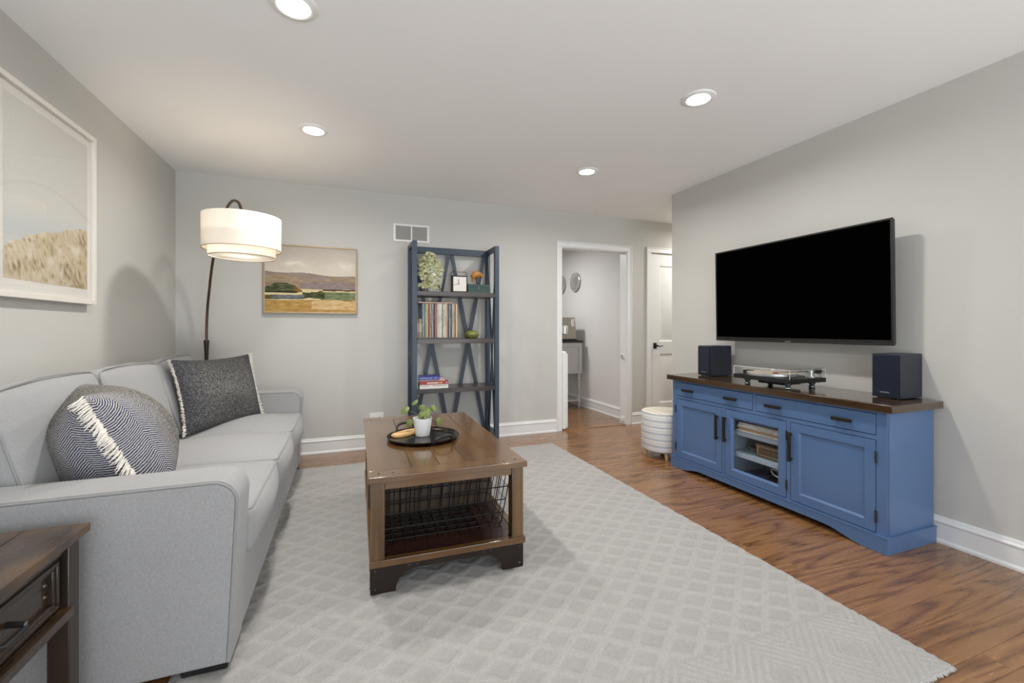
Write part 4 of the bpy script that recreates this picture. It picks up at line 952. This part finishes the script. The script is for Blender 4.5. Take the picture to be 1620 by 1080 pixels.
sb = thing('slim_book', 'slim pale green book standing at the left end of third shelf', 'book', (.606, 4.1, z3)); bxo('cover', (.6005, 4.01, z3), (.611, 4.2, z3+.235), mcol((176, 184, 160)), sb, .001); bxo('pages', (.602, 4.2, z3+.003), (.6095, 4.203, z3+.23), 'paper', sb)

# ================================================================== SIDEBOARD (blue media console)
CXF, CXB, CY0, CY1, CZ = 2.545, 2.944, 1.383, 2.921, .757
cs = thing('media_console', 'blue painted media console with dark wood top, glass centre door', 'sideboard', ((CXF+CXB)/2, (CY0+CY1)/2, 0))
bxo('countertop', (2.510, 1.342, .717), (CXB+.002, 2.958, CZ), 'ctop', cs, .004)
for y0, y1 in ((CY0, CY0+.022), (CY1-.022, CY1)): bxo('side_panel', (CXF, y0, .03), (CXB, y1, .717), 'blue', cs, .002)
bxo('back_panel', (CXB-.012, CY0+.022, .06), (CXB, CY1-.022, .716), 'bluein', cs)
bxo('bottom_panel', (CXF+.01, CY0+.022, .075), (CXB-.012, CY1-.022, .092), 'blue', cs)
for y in (1.906, 2.399): bxo('divider', (CXF+.024, y-.009, .092), (CXB-.012, y+.009, .575), 'bluein', cs)
bxo('divider', (CXF+.024, CY0+.022, .575), (CXB-.012, CY1-.022, .588), 'bluein', cs)
# face frame
fz = (.588, .568)
bm = B()
for lo, hi in [((CY0, .075), (1.429, .717)), ((2.880, .075), (CY1, .717)), ((1.429, .568), (2.880, .590)), ((1.429, .703), (2.880, .717)), ((2.134, .590), (2.157, .703)), ((1.429, .075), (2.880, .089)), ((1.893, .089), (1.917, .568)), ((2.386, .089), (2.411, .568))]:
    box(bm, (CXF-.002, lo[0], lo[1]), (CXF+.022, hi[0], hi[1]))
obj('face_frame', bm, 'blue', cs)
g = .0036
def pull(y0, y1, z0, z1, parent, vertical):
    """square bar pull on two posts"""
    bm = B()
    if vertical:
        yc = (y0+y1)/2; box(bm, (CXF-.033, yc-.008, z0), (CXF-.019, yc+.008, z1), .002)
        for z in (z0+.014, z1-.014): box(bm, (CXF-.024, yc-.005, z-.006), (CXF-.004, yc+.005, z+.006), .001)
    else:
        zc = (z0+z1)/2; box(bm, (CXF-.033, y0, zc-.0095), (CXF-.017, y1, zc+.0095), .002)
        for y in (y0+.014, y1-.014): box(bm, (CXF-.022, y-.006, zc-.006), (CXF-.004, y+.006, zc+.006), .001)
    return obj('pull', bm, 'bronze', parent)
for y0, y1, pls in ((2.157, 2.880, ((2.684, 2.792), (2.278, 2.378))), (1.429, 2.134, ((1.946, 2.050), (1.538, 1.636)))):
    d = obj('drawer', box(B(), (CXF-.004, y0+g, .590+g), (CXF+.016, y1-g, .703-g), .002), 'blue', cs)
    obj('drawer_box', boxes([((CXF+.016, y0+.02, .60), (CXB-.03, y1-.02, .605)), ((CXF+.016, y0+.02, .605), (CXB-.03, y0+.03, .68)), ((CXF+.016, y1-.03, .605), (CXB-.03, y1-.02, .68))]), 'bluein', d)
    for a, b in pls: pull(a, b, .636, .652, d, False)
def cdoor(y0, y1, glass, py, hinge):
    z0, z1 = .089+g, .568-g; y0 += g; y1 -= g; sw = .050; bm = B()
    for lo, hi in [((y0, z0), (y0+sw, z1)), ((y1-sw, z0), (y1, z1)), ((y0+sw, z0), (y1-sw, z0+sw)), ((y0+sw, z1-sw), (y1-sw, z1))]: box(bm, (CXF-.004, lo[0], lo[1]), (CXF+.018, hi[0], hi[1]), .0015)
    d = obj('door', bm, 'blue', cs)
    a, b, c, e = y0+sw, y1-sw, z0+sw, z1-sw; t = bmesh.new()          # chamfered inner moulding
    vo = [t.verts.new((CXF-.002, p, q)) for p, q in ((a, c), (b, c), (b, e), (a, e))]; vi = [t.verts.new((CXF+.008, p, q)) for p, q in ((a+.012, c+.012), (b-.012, c+.012), (b-.012, e-.012), (a+.012, e-.012))]; vb = [t.verts.new((CXF+.014, p, q)) for p, q in ((a+.012, c+.012), (b-.012, c+.012), (b-.012, e-.012), (a+.012, e-.012))]; vc = [t.verts.new((CXF+.014, p, q)) for p, q in ((a, c), (b, c), (b, e), (a, e))]
    for i in range(4):
        j = (i+1) % 4; t.faces.new((vo[i], vo[j], vi[j], vi[i])); t.faces.new((vi[i], vi[j], vb[j], vb[i])); t.faces.new((vb[i], vb[j], vc[j], vc[i]))
    obj('moulding', merge(B(), t), 'blue', d, ang=20)
    if glass: bxo('pane', (CXF+.0095, a, c), (CXF+.0125, b, e), 'glass', d)
    else: bxo('panel', (CXF+.006, a, c), (CXF+.014, b, e), 'blue', d)
    pull(py-.0065, py+.0065, .330, .509, d, True)
    for z in (.480, .175):
        bm = B()
        for k in range(3): cyl(bm, (CXF-.006, hinge, z-.030+.0205*k), .0048, .0195, 10)
        obj('hinge', bm, 'bronze', d)
    return d
cdoor(2.411, 2.880, False, 2.448, 2.884); cdoor(1.917, 2.386, True, 2.376, 1.916); cdoor(1.429, 1.893, False, 1.884, 1.429)
# plinth with a long shallow arch between the feet
def plinth(a, b, arch):
    pts = [(a, .001), (a+.10, .001)]
    for j in range(1, 9): t = j/8; pts.append((a+.10+.22*t, .001+arch*(3*t*t-2*t**3)))
    for j in range(8, 0, -1): t = j/8; pts.append((b-.10-.22*t, .001+arch*(3*t*t-2*t**3)))
    return pts+[(b-.10, .001), (b, .001), (b, .080), (a, .080)]
obj('plinth', prism(B(), plinth(1.372, 2.930, .036), 'x', 2.528, 2.545), 'blue', cs, ang=20)
for y0, y1 in ((1.372, 1.388), (2.914, 2.930)): bxo('plinth_side', (2.545, y0, .001), (CXB, y1, .080), 'blue', cs)
obj('plinth_cap', boxes([((2.526, 1.370, .080), (2.5455, 2.932, .0885)), ((2.5455, 1.370, .080), (CXB, 1.383, .0885)), ((2.5455, 2.921, .080), (CXB, 2.932, .0885))]), 'blue', cs)
for z in (.414, .262): bxo('inner_shelf', (CXF+.045, 1.916, z-.028), (CXB-.014, 2.389, z), 'bluein', cs, .002)
# things behind the glass door
zs = .4146
rg = random.Random(21)
lay = [((232, 232, 228), .010, 'white', 2.352), ((206, 168, 118), .012, 'tan', 2.332), ((62, 54, 50), .005, 'black', 2.326), ((216, 196, 176), .010, 'blush', 2.340), ((226, 222, 216), .013, 'off-white', 2.336), ((236, 235, 232), .013, 'bright white', 2.330)]
for i, (c, h_, nm, ye) in enumerate(lay):
    b = thing('media_case', '%s flat media case stacked on the upper shelf behind the console glass' % nm, 'case', (2.75, 2.15, zs), 0, 'flat cases behind the console glass')
    bxo('case', (2.605+.003*(i % 3), 1.955, zs), (2.90, ye, zs+h_-.0006), mcol(c), b, .0015); bxo('spine_label', (2.6045+.003*(i % 3), 2.05, zs+h_*.3), (2.6055+.003*(i % 3), 2.05+.1+.03*(i % 3), zs+h_*.6), mcol((150, 140, 130)), b); zs += h_
zk = .2628
bx_ = thing('carved_box', 'carved brown wooden box on the middle console shelf behind glass', 'box', (2.74, 2.11, zk))
bxo('box_body', (2.64, 2.00, zk), (2.85, 2.212, zk+.058), 'tablez', bx_, .003); bxo('lid', (2.638, 1.998, zk+.0585), (2.852, 2.214, zk+.088), 'tablez', bx_, .003)
obj('carved_border', frame4(B(), 'y', 2.012, 2.20, zk+.014, zk+.076, 2.634, 2.640, .006, .001), 'gold', bx_)
pl_ = thing('shallow_dish', 'shallow brown dish beside the carved box behind the console glass', 'dish', (2.76, 2.295, zk))
obj('dish', lathe(B(), [(0, zk+.0005), (.035, zk+.0005), (.068, zk+.022), (.070, zk+.026), (.066, zk+.026), (.034, zk+.006), (0, zk+.006)], (2.76, 2.292, 0), 32), 'tablez', pl_); obj('rim', lathe(B(), [(.066, zk+.026), (.071, zk+.026), (.071, zk+.029), (.066, zk+.029)], (2.76, 2.292, 0), 32, closed=True), 'gold', pl_)
zf = .0926
def coil(name, label, mat, c, r, turns, rad, seed):
    q = random.Random(seed); pts = []
    for k in range(int(turns*20)+1):
        a = 2*PI*k/20; rr_ = r*(1+.15*math.sin(a*.37+seed)+q.uniform(-.03, .03)); pts.append((c[0]+rr_*math.cos(a)*.8, c[1]+rr_*math.sin(a), zf+rad+.004+k*.0011))
    o = obj(name, tube(B(), pts, rad, 6), mat); return tag(o, label, 'cable')
coil('cable_coil', 'black cable coiled on the console floor behind glass', 'cable', (2.70, 2.07), .085, 3.2, .005, 1)
wc = obj('cable', tube(B(), catmull([(2.66, 1.93, zf+.095), (2.62, 1.99, zf+.125), (2.63, 2.06, zf+.120), (2.66, 2.11, zf+.105), (2.63, 2.08, zf+.09), (2.60, 2.00, zf+.086), (2.61, 1.93, zf+.084)], 5), .004, 6), 'cablew'); tag(wc, 'white cable looped over the black coil behind console glass', 'cable')
# ================================================================== SPEAKERS, TURNTABLE, TELEVISION
def speaker(x0, x1, y0, y1, label):
    z = CZ+.0006; s = thing('bookshelf_speaker', label, 'speaker', ((x0+x1)/2, (y0+y1)/2, z), 0, 'speakers on the console')
    for a in (x0+.03, x1-.03):
        for b in (y0+.025, y1-.025): obj('rubber_foot', cyl(B(), (a, b, z), .007, .004, 10), 'blk', s)
    bxo('cabinet', (x0+.012, y0, z+.004), (x1, y1, z+.243), 'spk', s, .002)
    gr = bxo('grille', (x0, y0+.008, z+.016), (x0+.013, y1-.008, z+.238), 'grille', s, .004)
    text('logo', 'DENON', .0105, 'silver', gr, Matrix.Translation((x0-.0003, (y0+y1)/2, z+.030)) @ Matrix.Rotation(-PI/2, 4, 'Z') @ Matrix.Rotation(PI/2, 4, 'X') @ Matrix.Diagonal((1.15, 1, 1, 1)))
    obj('logo_bar', boxes([((x0-.0002, (y0+y1)/2-.03, z+.026), (x0+.001, (y0+y1)/2+.03, z+.0265))]), 'grille', gr)
    return s
speaker(2.752, 2.958, 1.440, 1.574, 'black bookshelf speaker at the near end of the console, right of turntable')
speaker(2.690, 2.912, 2.669, 2.806, 'black bookshelf speaker at the far end of the console, left of turntable')
zt = CZ+.0006; tx0, tx1, ty0, ty1 = 2.525, 2.850, 1.882, 2.296
tt = thing('turntable', 'black record turntable under clear dust cover on the console', 'turntable', ((tx0+tx1)/2, (ty0+ty1)/2, zt))
for x in (tx0+.062, tx1-.045):
    for y in (ty0+.06, ty1-.06):
        ft = obj('foot', lathe(B(), [(0, zt), (.016, zt), (.0185, zt+.004), (.0185, zt+.012), (.013, zt+.015), (.013, zt+.021), (.019, zt+.024), (.019, zt+.034), (.012, zt+.042), (0, zt+.042)], (x, y, 0), 20), 'navy', tt)
        obj('foot_ring', lathe(B(), [(.0188, zt+.005), (.0196, zt+.008), (.0188, zt+.011)], (x, y, 0), 20), 'chrome', ft)
bxo('plinth', (tx0, ty0, zt+.042), (tx1, ty1, zt+.069), 'blk', tt, .002)
obj('motor_housing', box(B(), (tx0+.08, 1.99, zt+.018), (tx1-.08, 2.17, zt+.043), .004), 'blk', tt)
ptc = (2.672, 2.120)
pt_ = obj('platter', lathe(B(), [(0, zt+.070), (.148, zt+.070), (.150, zt+.073), (.150, zt+.086), (.147, zt+.088), (0, zt+.088)], (ptc[0], ptc[1], 0), 56), 'silver', tt)
obj('felt_mat', lathe(B(), [(0, zt+.0902), (.146, zt+.0902), (.147, zt+.0884), (0, zt+.0884)], (ptc[0], ptc[1], 0), 56), mcol((196, 182, 160)), pt_)
obj('spindle', cyl(B(), (ptc[0], ptc[1], zt+.09), .0035, .014, 10), 'chrome', pt_)
obj('motor_pulley', boxes([((2.60, 2.235, zt+.069), (2.645, 2.283, zt+.094))]), 'blk', tt)
px_, py_ = 2.785, 1.935
ta = obj('tonearm_base', lathe(B(), [(0, zt+.069), (.030, zt+.069), (.030, zt+.076), (.014, zt+.078), (.014, zt+.100), (.019, zt+.102), (.019, zt+.112), (0, zt+.112)], (px_, py_, 0), 24), 'silver', tt)
obj('tonearm', tube(B(), [(px_+.06, py_-.015, zt+.108), (px_, py_, zt+.108), (px_-.12, py_+.045, zt+.104), (px_-.19, py_+.085, zt+.099)], [.004, .0045, .004, .0035], 8), 'kiron', ta)
obj('counterweight', cyl(B(), (0, 0, 0), .016, .034, 20, mtx=Matrix.Translation((px_+.030, py_-.008, zt+.108)) @ Matrix.Rotation(math.atan2(-.015, .06), 4, 'Z') @ Matrix.Rotation(PI/2, 4, 'Y')), 'blk', ta)
obj('cartridge', box(B(), (px_-.212, py_+.082, zt+.089), (px_-.184, py_+.100, zt+.100), .002), mcol((150, 60, 50)), ta)
obj('arm_rest', boxes([((px_-.05, py_-.008, zt+.069), (px_-.044, py_-.002, zt+.103)), ((px_-.056, py_-.008, zt+.100), (px_-.038, py_+.03, zt+.104))]), 'silver', ta)
# clear cover: five thin sheets with softened top edges
cvz = zt+.133
bm = B(); th = .003
poly = lambda a, b: [(a, zt+.0695), (b, zt+.0695), (b, cvz-.012), (b-(.012 if b > a else -.012), cvz), (a+(.012 if b > a else -.012), cvz), (a, cvz-.012)]
o_, i_ = poly(tx0+.002, tx1-.002), poly(tx0+.005, tx1-.005)
t = bmesh.new()
def cover(ins, top):
    a0, a1, b0, b1 = tx0+.002+ins, tx1-.002-ins, ty0+.002+ins, ty1-.002-ins; c = .010
    lv = [(a0, b0, zt+.0695), (a1, b0, zt+.0695), (a1, b1, zt+.0695), (a0, b1, zt+.0695)]; mv = [(p[0], p[1], top-c) for p in lv]; uv = [(a0+c, b0+c, top), (a1-c, b0+c, top), (a1-c, b1-c, top), (a0+c, b1-c, top)]
    V = [[t.verts.new(p) for p in q] for q in (lv, mv, uv)]
    for A, C in ((V[0], V[1]), (V[1], V[2])):
        for k in range(4): t.faces.new((A[k], A[(k+1) % 4], C[(k+1) % 4], C[k]))
    t.faces.new(V[2]); return V[0]
va, vb_ = cover(0, cvz), cover(.003, cvz-.003)
for k in range(4): t.faces.new((va[k], va[(k+1) % 4], vb_[(k+1) % 4], vb_[k]))
obj('dust_cover', merge(bm, t), 'acryl', tt, ang=20)
bm = B(); e_ = .003; a0, a1, b0, b1 = tx0+.0025, tx1-.0025, ty0+.0025, ty1-.0025
tube(bm, [(a0, b0, cvz-.010), (a1, b0, cvz-.010), (a1, b1, cvz-.010), (a0, b1, cvz-.010)], .0012, 6, closed=True)
for p_, q_ in ((a0, b0), (a1, b0), (a1, b1), (a0, b1)): tube(bm, [(p_, q_, zt+.0695), (p_, q_, cvz-.010)], .0012, 6)
obj('edge_highlight', bm, 'white', tt)  # thin white strips stand in for bright highlights on the acrylic edges
bm = B()
for y in (ty0+.05, ty1-.05): box(bm, (tx1-.004, y-.015, zt+.055), (tx1+.008, y+.015, zt+.095), .002)
obj('cover_hinge', bm, 'white', tt)
# television
TY0, TY1, TZ0, TZ1, TX = 1.503, 2.738, 1.043, 1.753, 2.818
tv = thing('television', 'large black flat-screen television mounted on the wall above the console', 'television', (XR-.12, (TY0+TY1)/2, (TZ0+TZ1)/2)); tv.rotation_euler = (0, math.radians(-.9), 0)
rm = Matrix.Translation((TX+.03, (TY0+TY1)/2, (TZ0+TZ1)/2)) @ Matrix.Rotation(math.radians(-1.0), 4, 'Y') @ Matrix.Translation((-(TX+.03), -(TY0+TY1)/2, -(TZ0+TZ1)/2))
tv.rotation_euler = (0, 0, 0)
def tvo(name, bm, mat, par): bm.transform(rm); return obj(name, bm, mat, par)
tvo('back_shell', box(box(B(), (TX+.008, TY0+.004, TZ0+.004), (TX+.034, TY1-.004, TZ1-.004), .004), (TX+.034, TY0+.18, TZ0+.03), (TX+.062, TY1-.18, TZ0+.48), .01), 'tvframe', tv)
bz = tvo('bezel', frame4(frame4(B(), 'y', TY0, TY1, TZ0, TZ1, TX, TX+.012, .011, .0015), 'y', TY0+.001, TY1-.001, TZ0+.0005, TZ0+.03, TX+.001, TX+.012, .014, .001), 'tvframe', tv)
tvo('screen', box(B(), (TX+.003, TY0+.010, TZ0+.012), (TX+.009, TY1-.010, TZ1-.010)), 'screen', tv)
lg = text('logo', 'SONY', .0115, 'silver', bz, rm @ Matrix.Translation((TX-.0003, (TY0+TY1)/2, TZ0+.004)) @ Matrix.Rotation(-PI/2, 4, 'Z') @ Matrix.Rotation(PI/2, 4, 'X') @ Matrix.Diagonal((1.4, 1, 1, 1)))
bm = box(B(), (XR-.02, 2.0, 1.28), (XR-.001, 2.24, 1.52), .002); box(bm, (TX+.055, 2.02, 1.37), (XR-.015, 2.07, 1.43), .002); box(bm, (TX+.055, 2.17, 1.37), (XR-.015, 2.22, 1.43), .002)
obj('wall_mount', bm, 'blk', tv)

# ================================================================== OTTOMAN
def striped():
    m, nt, p = newmat('ottoman_stripe'); v = coords(nt, kind='Position'); sp = nt.nodes.new('ShaderNodeSeparateXYZ'); L(nt, v, sp.inputs[0])
    geo = nt.nodes.new('ShaderNodeNewGeometry'); ns = nt.nodes.new('ShaderNodeSeparateXYZ'); L(nt, geo.outputs['Normal'], ns.inputs[0])
    top = math_(nt, 'GREATER_THAN', ns.outputs[2], .7)
    def stripes(t, per, cols):
        f = math_(nt, 'FRACT', math_(nt, 'DIVIDE', t, per)); r = ramp(nt, f, cols); r.color_ramp.interpolation = 'CONSTANT'; return r.outputs[0]
    wv = noise(nt, v, 260, 3); dash = math_(nt, 'GREATER_THAN', noise(nt, coords(nt, (1, 1, 3), kind='Position'), 130, 1), .50)
    side = stripes(math_(nt, 'ADD', sp.outputs[2], math_(nt, 'MULTIPLY', wv, .002)), .108, [(0, srgb(172, 176, 186)), (.22, srgb(220, 217, 211)), (.32, srgb(190, 191, 193)), (.40, srgb(222, 219, 213)), (.54, srgb(174, 178, 188)), (.72, srgb(220, 217, 211)), (.82, srgb(188, 189, 192)), (.90, srgb(220, 217, 211))])
    tp_c = stripes(math_(nt, 'ADD', math_(nt, 'MULTIPLY', sp.outputs[0], 1.0), math_(nt, 'MULTIPLY', wv, .002)), .055, [(0, srgb(196, 190, 178)), (.45, srgb(234, 222, 200)), (.62, srgb(206, 196, 178)), (.78, srgb(236, 228, 212))])
    c = mix(nt, top, mix(nt, math_(nt, 'MULTIPLY', dash, .35), side, srgb(226, 224, 220)), tp_c); L(nt, c, p.inputs['Base Color']); p.inputs['Roughness'].default_value = .95
    bump(nt, p, wv, .4, .002); return m
oc = (2.678, 3.185); ot = thing('ottoman', 'round ottoman in blue and cream striped fabric on pale wood legs', 'ottoman', (oc[0], oc[1], 0))
obj('seat', lathe(B(), [(0, .062), (.185, .062), (.197, .070), (.200, .085), (.201, .24), (.199, .382), (.193, .396), (.180, .403), (.10, .408), (0, .409)], (oc[0], oc[1], 0), 64), striped(), ot, ang=70)
obj('piping', lathe(B(), [(.192, .392), (.197, .398), (.192, .402), (.188, .398)], (oc[0], oc[1], 0), 64, closed=True), 'fringe', ot)
for a in (-123, -33, 57, 147):
    x, y = oc[0]+.163*math.cos(math.radians(a)), oc[1]+.163*math.sin(math.radians(a)); obj('leg', lathe(B(), [(0, .001), (.013, .001), (.019, .062), (0, .062)], (x, y, 0), 14), 'legpale', ot)

# ================================================================== DOORWAY: retractable safety gate, kitchen beyond
sg = thing('safety_gate', 'white retractable safety gate rolled up at left jamb of kitchen doorway', 'gate', (2.285, YB+.03, 0))
obj('roller', cyl(B(), (2.288, YB+.035, .035), .026, .82, 24), 'white', sg)
bxo('mount_bracket', (2.249, YB+.012, .84), (2.262, YB+.058, .875), 'white', sg, .003); bxo('mount_bracket', (2.249, YB+.012, .04), (2.262, YB+.058, .08), 'white', sg, .003)
obj('top_cap', lathe(B(), [(0, .886), (.018, .884), (.029, .876), (.030, .862), (.027, .852), (0, .852)], (2.288, YB+.035, 0), 24), 'white', sg); obj('bottom_cap', lathe(B(), [(0, .012), (.024, .012), (.029, .018), (.029, .036), (0, .036)], (2.288, YB+.035, 0), 24), 'white', sg)
obj('pull_bar', box(B(), (2.300, YB-.004, .03), (2.320, YB+.014, .86), .004), 'white', sg)
for z, nm in ((.81, 'upper'), (.06, 'lower')):
    lt = thing('gate_latch', '%s white gate catch screwed to the right jamb of doorway' % nm, 'latch', (3.09, YB+.06, z)); bxo('plate', (3.088, YB+.03, z-.03), (3.0975, YB+.085, z+.03), 'white', lt, .003); bxo('hook', (3.070, YB+.045, z-.018), (3.089, YB+.07, z+.018), 'silver' if z > .5 else 'white', lt, .004)
# kitchen sideboard
kx0, kx1, ky0, ky1 = 2.72, 3.165, 5.50, 6.75
kc = thing('kitchen_sideboard', 'grey painted kitchen sideboard with turned legs and dark top', 'cabinet', ((kx0+kx1)/2, (ky0+ky1)/2, 0))
bxo('top', (kx0-.02, ky0-.02, .94), (kx1+.012, ky1, .968), 'blk', kc, .004)
bxo('body', (kx0, ky0+.008, .50), (kx1, ky1-.01, .94), 'kgrey', kc, .002)
bm = B()
for lo, hi in [((kx0, .50), (kx0+.055, .94)), ((kx1-.055, .50), (kx1, .94)), ((kx0+.055, .50), (kx1-.055, .535)), ((kx0+.055, .88), (kx1-.055, .94))]: box(bm, (lo[0], ky0-.004, lo[1]), (hi[0], ky0+.010, hi[1]), .002)
obj('end_frame', bm, 'kgrey', kc)
for x in (kx0+.03, kx1-.03):
    for y in (ky0+.035, ky1-.05):
        obj('leg', lathe(B(), [(0, .001), (.016, .001), (.022, .02), (.026, .07), (.030, .075), (.030, .14), (.024, .148), (.024, .16), (.016, .18), (.019, .26), (.026, .38), (.028, .43), (.018, .452), (.026, .462), (.026, .475), (.030, .50), (0, .50)], (x, y, 0), 20), 'kgrey', kc)
bxo('low_shelf', (kx0+.01, ky0+.015, .10), (kx1-.01, ky1-.03, .125), 'kgrey', kc, .003)
km = thing('espresso_machine', 'brushed steel espresso machine on the kitchen sideboard', 'coffee machine', (2.96, 5.72, .968)); kz = .9686
obj('housing', prism(B(), [(2.80, kz+.02), (3.11, kz+.02), (3.10, kz+.18), (3.085, kz+.33), (2.82, kz+.33), (2.80, kz+.30)], 'y', 5.56, 5.90, .008), 'kiron', km)
bxo('base', (2.79, 5.555, kz), (3.115, 5.905, kz+.022), 'blk', km, .004)
bxo('side_trim', (3.02, 5.552, kz+.20), (3.07, 5.561, kz+.31), 'chrome', km, .004)
obj('portafilter_cup', lathe(B(), [(0, kz+.09), (.045, kz+.09), (.05, kz+.10), (.055, kz+.20), (.03, kz+.22), (0, kz+.22)], (2.90, 5.53, 0), 24), 'chrome', km)
obj('hopper', lathe(B(), [(0, kz+.33), (.05, kz+.33), (.07, kz+.38), (.072, kz+.395), (0, kz+.40)], (2.86, 5.72, 0), 24), 'blk', km)
# silver plates on the kitchen wall
for i, (py0, pz) in enumerate(((5.814, 1.842), (6.27, 1.842))):
    pt2 = thing('silver_plate', ['polished silver wall plate fully visible through the doorway', 'polished silver wall plate half hidden by the left door casing'][i], 'plate', (KX1, py0, pz), 0, 'silver plates on the kitchen wall')
    mt = Matrix.Translation((KX1-.001, py0, pz)) @ Matrix.Rotation(-PI/2, 4, 'Y')
    obj('rim', lathe(B(), [(.085, .010), (.105, .020), (.140, .026), (.146, .022), (.140, .016), (.10, .008), (.085, .002)], (0, 0, 0), 48, mt, closed=True), 'chrome', pt2)
    obj('well', lathe(B(), [(0, .012), (.05, .013), (.085, .010), (.085, .002), (0, .001)], (0, 0, 0), 48, mt), 'silver', pt2)
    bm = B()
    for k in range(24):
        a = 2*PI*k/24; lathe(bm, [(0, .006), (.007, .004), (.009, 0)], (0, 0, 0), 8, mt @ Matrix.Translation((.128*math.cos(a), .128*math.sin(a), .024)))
    obj('beading', bm, 'chrome', pt2)
bpy.context.view_layer.update()
